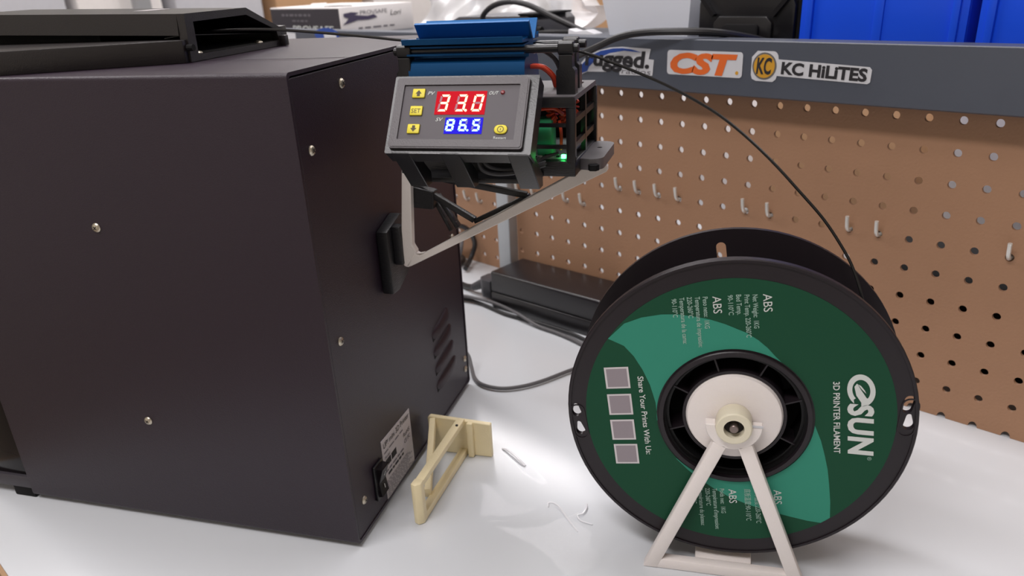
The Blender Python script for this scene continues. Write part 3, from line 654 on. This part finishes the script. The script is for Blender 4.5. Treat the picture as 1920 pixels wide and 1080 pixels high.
t = Thing('power_board', 'small circuit board with green block and copper coils inside the cage', 'circuit board', (.10, .10, CZ0+.005), FG)
t.part('board', box(.045, .1440, .0685, .131, CZ0+.0067, CZ0+.0078), 'pcb')
t.part('capacitor', box(.1245, .1345, .0700, .0820, CZ0+.0079, CZ0+.0310, .0015), 'grn')
for (cx, cy, cz, r) in ((.1330, .078, CZ1-.0110, .0055), (.1380, .092, CZ1-.0140, .0060), (.1385, .116, CZ1-.0120, .0075)):
    pts = []
    for k in range(73):
        a = 2*math.pi*k/72; bq = a*14
        pts.append((cx+.0022*math.cos(bq)*1.0, cy+(r+.0022*math.sin(bq))*math.cos(a), cz+(r+.0022*math.sin(bq))*math.sin(a)))
    t.part('coil', tube(pts, .0007, 5, 0), 'coilred')
t.part('wire', tube([(.118, .070, CZ1-.0100), (.126, .069, CZ1-.0085), (.136, .070, CZ1-.0080), (.141, .073, CZ1-.0120)], .0011, 8), 'coilred')
t.part('wire', tube([(.139, .071, CZ0+.030), (.140, .071, CZ0+.022), (.1395, .072, CZ0+.012)], .001, 8), 'coilred')
t.part('lamp', box(.1405, .1432, .0672, .0692, CZ0+.0075, CZ0+.0098, .0003), 'led')
for k in range(5): t.part('component', box(.1225+k*.0036, .1245+k*.0036, .0690, .0705, CZ0+.0068, CZ0+.0082+.0006*(k % 3)), 'steel' if k % 2 else 'matte')
t.part('lead', tube([(.1385, .0675, CZ0+.0105), (.132, .062, CZ0+.0095), (.120, .056, CZ0+.004), (.108, .052, CZ0+.0015)], .0011, 8), 'cable')

# ================================================================== finned heater
t = Thing('filament_heater', 'blue finned aluminium heater block above the controller', 'heater', (.078, .09, CZ1), FG)
HX0, HX1, HC = .0430, .1180, .0900
def fin(pts, x0=HX0, x1=HX1): return prism(pts, 'x', x0, x1)
lower = [(HC-.0165, .3135), (HC-.0178, .3170), (HC-.0178, .3240), (HC-.0165, .3285), (HC-.0135, .3305), (HC+.0135, .3305), (HC+.0165, .3285), (HC+.0178, .3240), (HC+.0178, .3170), (HC+.0165, .3135), (HC+.010, .3105), (HC-.010, .3105)]
t.part('base', fin(lower), 'blue')
t.part('web', fin([(HC-.006, .3305), (HC+.006, .3305), (HC+.005, .3415), (HC-.005, .3415)]), 'blue')
def two(pts, name='fin', **k):
    t.part(name, fin(pts, **k), 'blue'); t.part(name, fin([(2*HC-a, b) for a, b in pts][::-1], **k), 'blue')
two([(HC-.0050, .3328), (HC-.0180, .3330), (HC-.0182, .3341), (HC-.0050, .3342)])
two([(HC-.0050, .3374), (HC-.0165, .3372), (HC-.0168, .3383), (HC-.0050, .3388)])
two([(HC-.0040, .3394), (HC-.0200, .3396), (HC-.0208, .3430), (HC-.0195, .3431), (HC-.0190, .3412), (HC-.0045, .3420)], x0=HX0-.0018)
two([(HC-.0015, .3405), (HC-.0040, .3405), (HC-.0115, .3508), (HC-.0100, .3516)], x0=HX0+.0040, x1=HX1+.0020)
for yy in (.0865, .0905):
    t.part('lead', tube([(HX1-.004, yy, .3240), (HX1+.003, yy+.002, .3240), (.1250, yy+.007, .3220), (.1290, yy+.012, .3165), (.1300, yy+.016, CZ1+.0008)], .0014, 8), 'red')
t.part('sensor_lead', tube([(HX1-.004, HC+.004, .3340), (.1225, HC+.006, .3335), (.1300, HC+.012, .3270), (.1330, HC+.016, .3180), (.1335, HC+.018, CZ1+.0012)], .0016, 8), 'cable')
t.part('tail_lead', tube([(HX0+.002, HC+.002, .3220), (HX0-.003, HC-.004, .3200), (HX0-.0045, HC-.010, .3160), (HX0-.003, HC-.014, .3115)], .0012, 8), 'cable')

# ================================================================== controller and its holder
PC = Vector((.0921, .0224, .3066)); pu = Vector((0, .5864, .8100)).normalized(); pn = Vector((0, -.8100, .5864)).normalized()
def pp(a, b, d=0): return PC+X*(a*.001)+pu*(b*.001)+pn*(d*.001)
def pprism(poly, d0, d1, bv_=0):
    n = len(poly); vs = [pp(a, b, d0) for a, b in poly]+[pp(a, b, d1) for a, b in poly]
    bm = bmv(vs, [tuple(range(n)), tuple(range(2*n-1, n-1, -1))]+[(i, (i+1) % n, n+(i+1) % n, n+i) for i in range(n)])
    bmesh.ops.recalc_face_normals(bm, faces=bm.faces[:])
    if bv_: bev(bm, bv_*.001, 2)
    return bm
def pring(o_, i_, d0, d1):
    n = len(o_); vs = [pp(a, b, d) for d in (d0, d1) for q in (o_, i_) for a, b in q]; fs = []
    for i in range(n):
        j = (i+1) % n
        fs += [(i, j, n+j, n+i), (2*n+i, 3*n+i, 3*n+j, 2*n+j), (i, 2*n+i, 2*n+j, j), (n+i, n+j, 3*n+j, 3*n+i)]
    bm = bmv(vs, fs); bmesh.ops.recalc_face_normals(bm, faces=bm.faces[:]); return bm
t = Thing('controller_holder', 'black printed holder frame with slanted arms under the controller', 'holder', (.092, .035, CZ0-.003), FG)
t.part('frame', pring(rrect(-42.0, 44.2, -24.0, 23.6, .6, 1), rrect(-37.8, 38.2, -20.6, 20.6, .6, 1), -12.0, -0.6), 'black')
for (a, b) in ((-38, -27), (-8.5, 3.0), (31, 43)):
    x0, x1 = PC.x+a*.001, PC.x+b*.001
    arm = [(.0085, .2875), (.0120, .2860), (.0200, .2860), (.0410, .2690), (.0410, .2615), (.0330, .2615)]
    t.part('arm', prism(arm, 'x', x0, x1, .0004, 1), 'black')
t.part('rear_box', prism([(.0205, .2890), (.0380, .2790), (.0560, .2990), (.0420, .3140)], 'x', PC.x-.034, PC.x+.034, .001), 'matte')
t.part('vent_plate', prism([(.0215, .2882), (.0380, .2785), (.0392, .2792), (.0225, .2892)], 'x', PC.x+.012, PC.x+.030), 'greyw')
t.part('cable_loop', tube([(.0975, .030, .2845), (.1000, .032, .2735), (.108, .036, .2695), (.122, .040, .2700), (.136, .044, .2735)], .0013, 8), 'cable')
t.part('cable_loop', tube([(.0985, .033, .2855), (.1020, .034, .2755), (.110, .038, .2715), (.124, .042, .2718), (.136, .046, .2745)], .0013, 8), 'cable')
t.part('wire', tube([(.0930, .024, .2870), (.0960, .026, .2860), (.0975, .027, .2835), (.1000, .028, .2825)], .0009, 6), 'pink')
t = Thing('temperature_controller', 'grey digital temperature controller showing red 33.0 and blue 86.5', 'controller', (.0921, .0224, .2850), FG)
t.part('bezel', join(pring(rrect(-39.5, 39.5, -21.5, 21.5, 1.6, 3), rrect(-38.7, 38.7, -20.7, 20.7, 1.4, 3), -0.4, 1.6), pring(rrect(-38.7, 38.7, -20.7, 20.7, 1.4, 3), rrect(-34.6, 34.4, -16.3, 16.9, .4, 3), 1.2, 2.0)), 'bezel')
t.part('face', pprism(rrect(-34.7, 34.5, -16.4, 17.0, .4, 3), -0.4, 1.1), 'face')
t.part('rear_case', pprism(rrect(-36, 36, -19, 19, .6, 1), -11.0, -0.5), 'matte')
def key(x0, x1, y0, y1, r=.5):
    k = t.part('button', pprism(rrect(x0-.4, x1+.4, y0-.4, y1+.4, r+.3, 3), 1.1, 1.3), 'keyk'); t.part('cap', pprism(rrect(x0, x1, y0, y1, r, 3), 1.2, 1.9, .15), 'keyy', k); return k
D = .0000
def ptext(s, a, b, h, wd=None, **k): return text(s, pp(a, b, k.pop('d', 1.25)), X, pu, h*.001, None if wd is None else wd*.001, **k)
def pflat(poly, d): return bmv([pp(a, b, d) for a, b in poly], [tuple(range(len(poly)))])
arrow = [(-1.0, -2.0), (1.0, -2.0), (1.0, -.3), (2.1, -.3), (0, 2.0), (-2.1, -.3), (-1.0, -.3)]
k = key(-29, -21.6, 9.1, 14.5); t.part('symbol', pflat([(-25.3+a*.9, 11.8+b*.95) for a, b in arrow], 1.98), 'keyk', k)
k = key(-29, -21.7, -1.7, 3.9); t.part('lettering', ptext('SET', -28.2, -.3, 2.6, 5.6, d=1.98), 'keyk', k)
k = key(-29, -21.8, -12.7, -7.2); t.part('symbol', pflat([(-25.3-a*.9, -9.9-b*.95) for a, b in arrow], 1.98), 'keyk', k)
k = key(22.5, 30.0, -12.7, -7.5, 2.5)
def pann(cx, cy, r0, r1, d):
    n = 24; vs = [pp(cx+r*math.cos(2*math.pi*i/n), cy+r*math.sin(2*math.pi*i/n), d) for r in (r0, r1) for i in range(n)]
    return bmv(vs, [(i, n+i, n+(i+1) % n, (i+1) % n) for i in range(n)])
t.part('symbol', join(pann(26.2, -10.1, 1.5, 1.9, 1.98), pflat([(26.0, -10.7), (26.4, -10.7), (26.4, -9.5), (26.0, -9.5)], 1.98)), 'keyk', k)
t.part('lettering', ptext('PV', -19.9, 11.0, 2.1, 4.2, shear=.25), 'ink'); t.part('lettering', ptext('SV', -12.8, -5.1, 2.1, 4.2, shear=.25), 'ink')
t.part('lettering', ptext('OUT', 16.8, 10.9, 2.0, 5.4, shear=.25), 'ink'); t.part('lettering', ptext('Restart', 22.6, -15.6, 1.5, 7.2), 'ink')
t.part('output_lamp', lathe([(1.3e-3, 0), (1.3e-3, .0003), (.0009, .0009), (0, .0011)], pp(24.6, 12.2, 1.0), pn.to_track_quat('Z', 'Y'), 14), 'ledr')
rw = t.part('red_window', pprism([(-14.3, -1.1), (15.5, -1.1), (15.5, 13.1), (-14.3, 13.1)], 1.0, 1.3), 'redwin')
bw = t.part('blue_window', pprism([(-7.0, -12.7), (15.3, -12.7), (15.3, -2.9), (-7.0, -2.9)], 1.0, 1.3), 'bluewin')
SEG = {'0': 'abcdef', '3': 'abcdg', '8': 'abcdefg', '6': 'acdefg', '5': 'acdfg'}
def digit(ch, x, y, wd, h, th, sl, on, off, win):
    def q(a, b): return (x+a+sl*b, y+b)
    g = th*.16; m_ = h/2
    segs = dict(a=[(th*.3+g, h), (wd-th*.3-g, h), (wd-th-g, h-th), (th+g, h-th)], d=[(th+g, th), (wd-th-g, th), (wd-th*.3-g, 0), (th*.3+g, 0)],
                g=[(th*.6, m_), (th+g, m_+th/2), (wd-th-g, m_+th/2), (wd-th*.6, m_), (wd-th-g, m_-th/2), (th+g, m_-th/2)],
                f=[(0, h-g-th*.3), (th, h-th-g), (th, m_+th/2+g), (th*.5, m_+g), (0, m_+th*.5)], e=[(0, g+th*.3), (0, m_-th*.5), (th*.5, m_-g), (th, m_-th/2-g), (th, th+g)],
                b=[(wd, h-g-th*.3), (wd, m_+th*.5), (wd-th*.5, m_+g), (wd-th, m_+th/2+g), (wd-th, h-th-g)], c=[(wd, g+th*.3), (wd-th, th+g), (wd-th, m_-th/2-g), (wd-th*.5, m_-g), (wd, m_-th*.5)])
    for s_, pl_ in segs.items():
        bm = pflat([q(a, b) for a, b in pl_], 1.36)
        for f in bm.faces:
            f.normal_update()
            if f.normal.dot(pn) < 0: f.normal_flip()
        t.part('segment', bm, on if s_ in SEG[ch] else off, win)
for ch, x in zip('330', (-13.0, -2.6, 7.2)): digit(ch, x, .8, 5.8, 10.2, 1.25, .14, 'segr', 'sego', rw)
for ch, x in zip('865', (-6.4, 1.2, 8.9)): digit(ch, x, -11.1, 4.7, 7.2, 1.15, .09, 'segb', 'segbo', bw)
t.part('decimal_point', pflat(circ(4.2, 1.4, .75, 12), 1.36), 'segr', rw); t.part('decimal_point', pflat(circ(6.9, -10.6, .6, 12), 1.36), 'segb', bw)

# ================================================================== spool
k_ = 1.045; RS = .1045; SWD = .0615
def sp(a, b, y=0): return (a*k_, y, SZ+b*k_)
t = Thing('filament_spool', 'black filament spool with green label resting on the white stand', 'spool', (0, .03, .0136), FS)
def tear(cx, cy, ang, rb=.0030, rs=.0016, L=.0062):
    P = circ(0, 0, rb, 8, math.pi*.95, math.pi*2.05)+circ(0, L, rs, 6, math.radians(5), math.radians(175)); ca, sa = math.cos(ang), math.sin(ang)
    return [(cx+a*ca-b*sa, cy+a*sa+b*ca) for a, b in P]
hl = [tear(-.0950*k_, SZ-.0055*k_, .10, L=.005), tear(-.0925*k_, SZ-.0185*k_, .22, L=.0055), tear(.0930*k_, SZ+.0148*k_, -.1, .0026, .003), tear(.0950*k_, SZ+.0045*k_, .08)]
fl = t.part('front_flange', plate(circ(0, SZ, RS, 96), [circ(0, SZ, .0415*k_, 48)]+hl, 'y', 0, .0035), 'spool')
def qring(r0, r1, y0, y1, n=96, b=.0006): return lathe([(r0, 0), (r1-b, 0), (r1, b), (r1, y1-y0-b), (r1-b, y1-y0), (r0, y1-y0), (r0, 0)], (0, y1, SZ), QY, n)
t.part('rim', qring(RS-.0018, RS+.0003, -.0008, .0045), 'spool', fl)
for (cx, cy, a) in ((-.0934, -.0115, .17), (.0942, .010, -.02)):
    ca, sa = math.cos(a), math.sin(a); o_ = [(p[0]*ca-p[1]*sa+cx*k_, p[0]*sa+p[1]*ca+SZ+cy*k_) for p in rrect(-.0050, .0050, -.0135, .0125, .0048, 4)]; i_ = [(p[0]*ca-p[1]*sa+cx*k_, p[0]*sa+p[1]*ca+SZ+cy*k_) for p in rrect(-.0042, .0042, -.0127, .0117, .004, 4)]
    t.part('hole_rim', ring_prism(o_, i_, 'y', -.0006, 0), 'spool', fl)
slot = [(p[0]*math.cos(.15)-p[1]*math.sin(.15)-.0128*k_, p[0]*math.sin(.15)+p[1]*math.cos(.15)+SZ+.0838*k_) for p in rrect(-.0031, .0031, -.010, .0075, .003, 4)]
t.part('rear_flange', plate(circ(0, SZ, RS, 96), [circ(0, SZ, .0415*k_, 48), slot], 'y', SWD-.0035, SWD), 'spool')
prof = [(.040, 0)]
n = 24
for i in range(n):
    for q in range(4):
        s_ = (i+q/4)/n; prof.append((.0805+.0012*math.sin(math.pi*q/4), s_*(SWD-.0072)))
prof += [(.0805, SWD-.0072), (.040, SWD-.0072)]
t.part('wound_filament', lathe(prof, (0, SWD-.0036, SZ), QY, 72), 'coil', sharp=80)
hub = t.part('hub_ring', qring(.0415*k_, .0446*k_, -.0022, .0008, 72), 'spool')
t.part('hub_wall', lathe([(.0415*k_, 0), (.0405*k_, 0), (.0400*k_, SWD-.004), (.0415*k_, SWD-.004)], (0, SWD-.003, SZ), QY, 64), 'matte', hub)
t.part('hub_back', lathe([(.0300, 0), (.0405*k_, 0), (.0405*k_, .001), (.0300, .001), (.0300, 0)], (0, .030, SZ), QY, 48), 'dark', hub)
t.part('inner_ring', lathe([(.0285*k_, 0), (.0302*k_, 0), (.0302*k_, SWD-.002), (.0285*k_, SWD-.002)], (0, SWD, SZ), QY, 64), 'spool', hub)
for i in range(8):
    a = math.radians(20+45*i); d = Vector((math.cos(a), 0, math.sin(a)))
    t.part('hub_rib', bar(Vector((0, .012, SZ))+d*.0300*k_, Vector((0, .012, SZ))+d*.0412*k_, (0, 1, 0), .018, .0010), 'spool', hub)
# printed label
lab = t.part('paper_label', lathe([(.0455*k_, 0), (.0890*k_, 0), (.0890*k_, .0002), (.0455*k_, .0002), (.0455*k_, 0)], (0, 0, SZ), QY, 96), 'green', label='round dark green label with pale print')
def lp(poly, d): return flatfill([(a*k_, b*k_) for a, b in poly], (0, -d, SZ), X, Z)
ri = .0456
la = [(-.0755, .0470), (-.066, .0575), (-.0560, .0620), (-.0447, .0646), (-.0360, .0652), (-.0267, .0645), (-.0175, .0632), (-.0088, .0608), (.0031, .0562), (.0100, .0520), (.0154, .0475), (.0200, .0425), (.0237, .0390)]
la += [(ri*math.cos(math.radians(a)), ri*math.sin(math.radians(a))) for a in range(60, 189, 4)]
la += [(-.0449, -.0062), (-.0463, .0060), (-.0500, .0180), (-.0547, .0280), (-.0600, .0365), (-.0660, .0430)]
t.part('leaf_shape', lp(la, .0003), 'teal', lab)
lb_ = [(.0456, -.0005), (.0500, -.0105), (.0532, -.0205), (.0558, -.0300), (.0578, -.0405), (.0598, -.0530), (.0609, -.0645), (.0585, -.0668), (.0560, -.0690), (.0480, -.0685), (.0376, -.0668), (.0250, -.0645), (.0117, -.0610), (.0010, -.0570), (-.0083, -.0521), (-.0170, -.0465), (-.0251, -.0400), (-.0330, -.0322)]
lb_ += [(ri*math.cos(math.radians(a)), ri*math.sin(math.radians(a))) for a in range(226, 357, 4)]
t.part('leaf_shape', lp(lb_, .0003), 'teal', lab)
td = Vector((.120, 0, -.9928)).normalized(); tu = Vector((.9928, 0, .120)).normalized()
def st_(s, a, b, h, wd, m='ink', **q): t.part('lettering', text(s, sp(a, b, -.0005), td, tu, h*k_, wd*k_, **q), m, lab)
# big brand letters
st_('SUN', .0622, .0158, .0125, .0350, bold=.042, shear=.14, spacing=1.12)
ec = [(.0103*math.cos(math.radians(a)), .0078*math.sin(math.radians(a))) for a in range(20, 318, 8)]
ei = [(.0072*math.cos(math.radians(a)), .0049*math.sin(math.radians(a))) for a in range(312, 24, -8)]
O_ = Vector(sp(.0676, .0248, -.0005))
def ea(a, b): return O_+td*(a*k_)+tu*(b*k_)
def epoly(L_): return flatfill(L_, O_, td*k_, tu*k_)
eout = [(.0102*math.cos(math.radians(a)), .0074*math.sin(math.radians(a))) for a in range(0, 331, 10)]
ein = [(.0068*math.cos(math.radians(a)), .0047*math.sin(math.radians(a))) for a in range(322, 34, -12)]
t.part('brand_letter', epoly([(a+b*.16, b) for a, b in eout+[(.0064, -.0040)]+ein+[(.0045, .0028), (-.0005, -.0002), (-.0042, -.0022), (-.0020, -.0036), (.0035, -.0026), (.0078, .0000)]]), 'ink', lab)
t.part('leaf_mark', epoly([(-.0040, -.0018), (-.0005, .0004), (.0022, .0026), (.0000, .0018), (-.0030, -.0002)]), 'ink', lab)
st_('®', .0762, -.0185, .0022, .0024, 'inkdim')
st_('3D PRINTER FILAMENT', .0523, .0290, .0034, .0475, bold=.012)
st_('ABS', .0102, .0803, .0047, .0108); st_('Net Weight:  1KG', .0047, .0796, .0027, .0205, 'inkdim', bold=.01); st_('Print Temp. 220-260°C', .0003, .0793, .0027, .0262, 'inkdim', bold=.01); st_('Bed Temp.', -.0041, .0791, .0027, .0122, 'inkdim', bold=.01); st_('90-110°C', -.0086, .0786, .0027, .0122, 'inkdim', bold=.01)
st_('ABS', -.0168, .0774, .0047, .0105); st_('Peso neto:  1KG', -.0221, .0768, .0027, .0196, 'inkdim', bold=.01); st_('Temperatura de impresión:', -.0264, .0766, .0027, .0315, 'inkdim', bold=.01); st_('220-260°C', -.0308, .0762, .0027, .0130, 'inkdim', bold=.01); st_('Temperatura de la cama:', -.0350, .0756, .0027, .0290, 'inkdim', bold=.01); st_('90-110°C', -.0393, .0746, .0027, .0115, 'inkdim', bold=.01)
st_('ABS', .0266, -.0483, .0046, .0105); st_('3D打印丝  1KG', .0215, -.0487, .0030, .0240, 'inkdim'); st_('打印温度:220-260°C', .0155, -.0492, .0030, .0255, 'inkdim'); st_('底板温度:90-110°C', .0096, -.0498, .0030, .0238, 'inkdim')
st_('ABS', .0001, -.0512, .0046, .0104); st_('Poids net:  1KG', -.0052, -.0515, .0027, .0185, 'inkdim', bold=.01); st_("Température d'impression:", -.0096, -.0518, .0027, .0312, 'inkdim', bold=.01); st_('220-260°C', -.0140, -.0522, .0027, .0132, 'inkdim', bold=.01); st_('Température du plateau:', -.0183, -.0528, .0027, .0285, 'inkdim', bold=.01); st_('90-110°C', -.0225, -.0535, .0027, .0115, 'inkdim', bold=.01)
st_('Share Your Prints With Us:', -.0576, .0232, .0034, .0550, bold=.012)
for (a, b) in ((-.0780, .0275), (-.0760, .0092), (-.0740, -.0087), (-.0716, -.0262)):
    o2 = Vector(sp(a, b, -.0004)); e1 = td*.0145*k_; e2 = tu*.0148*k_
    sq = t.part('print_square', bmv([o2, o2+e1, o2+e1+e2, o2+e2], [(0, 1, 2, 3)]), 'qrw', lab)
    o3 = o2+e1*.08+e2*.08-Y*.0001
    t.part('inner_square', bmv([o3, o3+e1*.84, o3+e1*.84+e2*.84, o3+e2*.84], [(0, 1, 2, 3)]), 'qr', sq)

# ================================================================== stand
t = Thing('spool_stand', 'white printed A-frame stand carrying the filament spool', 'stand', (0, .03, 0), FS)
for (y0, y1, cen) in ((-.0100, -.0025, 1), (SWD+.0025, SWD+.0100, 0)):
    ym = (y0+y1)/2; wy = y1-y0
    for s_ in (-1, 1): t.part('leg', prism([(s_*.0030, SZ-.0150), (s_*.0118, SZ-.0128), (s_*.0528, .0003), (s_*.0432, .0003)], 'y', y0, y1, .0010), 'white')
    t.part('foot_bar', bar((-.0475, ym, .0043), (.0475, ym, .0043), (0, 1, 0), wy*.93, .0080, .0010), 'white')
    cr = circ(0, SZ, .0172, 20, math.pi, 2*math.pi)+circ(0, SZ, .0108, 20, 2*math.pi, math.pi)
    t.part('cradle', prism(cr, 'y', y0, y1, .0006, 1), 'white')
    t.part('bushing', lathe([(.0062, 0), (.0105, 0), (.0108, .0006), (.0108, .0125), (.0100, .0132), (.0062, .0132), (.0062, 0)], (0, y1+.0015 if cen else y1+.002, SZ), QY, 36), 'natural')
    t.part('bearing', lathe([(.0028, 0), (.0062, 0), (.0062, .0060), (.0028, .0060), (.0028, 0)], (0, y1, SZ), QY, 28), 'slot')
t.part('disc', lathe([(.0040, .0015), (.0280*k_, .0015), (.0283*k_, .0024), (.0272*k_, .0048), (.0262*k_, .0052), (.0100, .0056), (.0040, .0056)], (0, .0050, SZ), QY, 64), 'white')
t.part('disc', lathe([(.0040, 0), (.0275*k_, 0), (.0270*k_, .004), (.0040, .004)], (0, SWD+.0015, SZ), QY, 48), 'white')
t.part('axle', cyl((0, SWD+.014, SZ), (0, -.0145, SZ), .0027, 16, b=.0004), 'shaft')
t.part('clip_pin', box(.0106, .0172, -.0102, -.0092, SZ+.0000, SZ+.0012), 'stw')
t.part('cross_bar', box(-.0185, .0185, -.0024, SWD+.0024, .0003, .0078, .001), 'white')

# ================================================================== filament strand
FP = [(0.2622, -0.2361, 0.172), (0.2558, -0.2342, 0.1892), (0.2465, -0.231, 0.2059), (0.2382, -0.2304, 0.2175), (0.2253, -0.2314, 0.2331), (0.21, -0.2346, 0.2486), (0.1932, -0.2386, 0.2651), (0.1769, -0.2435, 0.2797), (0.1612, -0.2493, 0.2921), (0.1462, -0.2562, 0.3018), (0.1317, -0.2638, 0.3101), (0.1174, -0.2718, 0.3173), (0.1032, -0.2802, 0.3239), (0.0891, -0.2887, 0.3299), (0.0756, -0.2982, 0.3339)]
FP += [FG @ Vector(p) for p in ((.108, .0950, .3372), (.08, .0960, .3385), (.0364, .098, .3401), (.0097, .098, .3430), (-.0207, .098, .3461), (-.052, .098, .3489), (-.0762, .098, .3502), (-.1013, .098, .3502), (-.125, .098, .3490), (-.15, .098, .346))]
single('filament_strand', tube(FP, .00095, 8, 5), 'fil', 'thin black filament strand arching from the spool into the printer lid', 'filament', FP[0])

# ================================================================== storage rack far behind
t = Thing('storage_rack', 'pale steel storage rack far behind the printer', 'rack', (-2.35, .4, FZ))
for y in (-1.0, .35, 1.7):
    for x in (-2.6, -2.1): t.part('post', box(x-.02, x+.02, y-.02, y+.02, FZ, 1.2), 'rack')
for z in (-.30, .16, .62): t.part('shelf', box(-2.62, -2.08, -1.02, 1.72, z-.02, z), 'rack')
def farbox(y0, y1, m, label, h, cat='carton', dx=0):
    t = Thing('carton', label, cat, (-2.3, (y0+y1)/2, .16), group='boxes on the far rack')
    t.part('body', box(-2.55, -2.12+dx, y0, y1, .1602, .16+h, .004), m); t.part('lid', box(-2.552, -2.118+dx, y0-.002, y1+.002, .16+h*.8, .16+h+.004), m)
farbox(-.98, -.74, 'cream', 'cream carton at the far left of the rack behind the printer', .40)
farbox(-.70, -.20, 'pinkbox', 'wide pale pink carton on the rack behind the printer lid', .36)
farbox(-.15, .15, 'greyw', 'light grey plastic tote on the rack behind the lid', .38, 'tote')
farbox(.18, .42, 'cardw', 'white carton on the rack left of the glove carton', .36)
farbox(.46, .75, 'greyw', 'second grey tote on the rack above the glove carton', .33, 'tote')
farbox(.80, 1.15, 'card', 'brown kraft carton on the rack behind the glove carton', .30)
farbox(1.2, 1.6, 'cardw', 'white carton at the right end of the far rack', .36)
t = Thing('storage_rack', 'pale wire rack behind the shelf above the pegboard', 'rack', (-.6, 1.7, FZ))
for x in (-1.5, -.5, .6):
    for y in (1.5, 1.9): t.part('post', box(x-.015, x+.015, y-.015, y+.015, FZ, 1.1), 'rack')
for z in (-.35, .02, .45): t.part('shelf', box(-1.52, .62, 1.48, 1.92, z-.015, z), 'rack')
def fb2(x0, x1, m, label, h, z=.0202):
    t = Thing('carton', label, 'carton', ((x0+x1)/2, 1.7, z), group='boxes on the wire rack'); t.part('body', box(x0, x1, 1.52, 1.88, z, z+h, .004), m); t.part('tape', box((x0+x1)/2-.02, (x0+x1)/2+.02, 1.519, 1.52, z+.02, z+h-.01), 'label')
fb2(-1.45, -1.05, 'card', 'kraft carton on the wire rack above the glove carton', .36)
fb2(-1.0, -.62, 'cardw', 'white carton on the wire rack behind the plastic bag', .34)
fb2(-.45, -.1, 'greyw', 'grey carton on the wire rack behind the clear bin', .30)
fb2(0, .5, 'cream', 'cream carton on the wire rack behind the blue bins', .34)
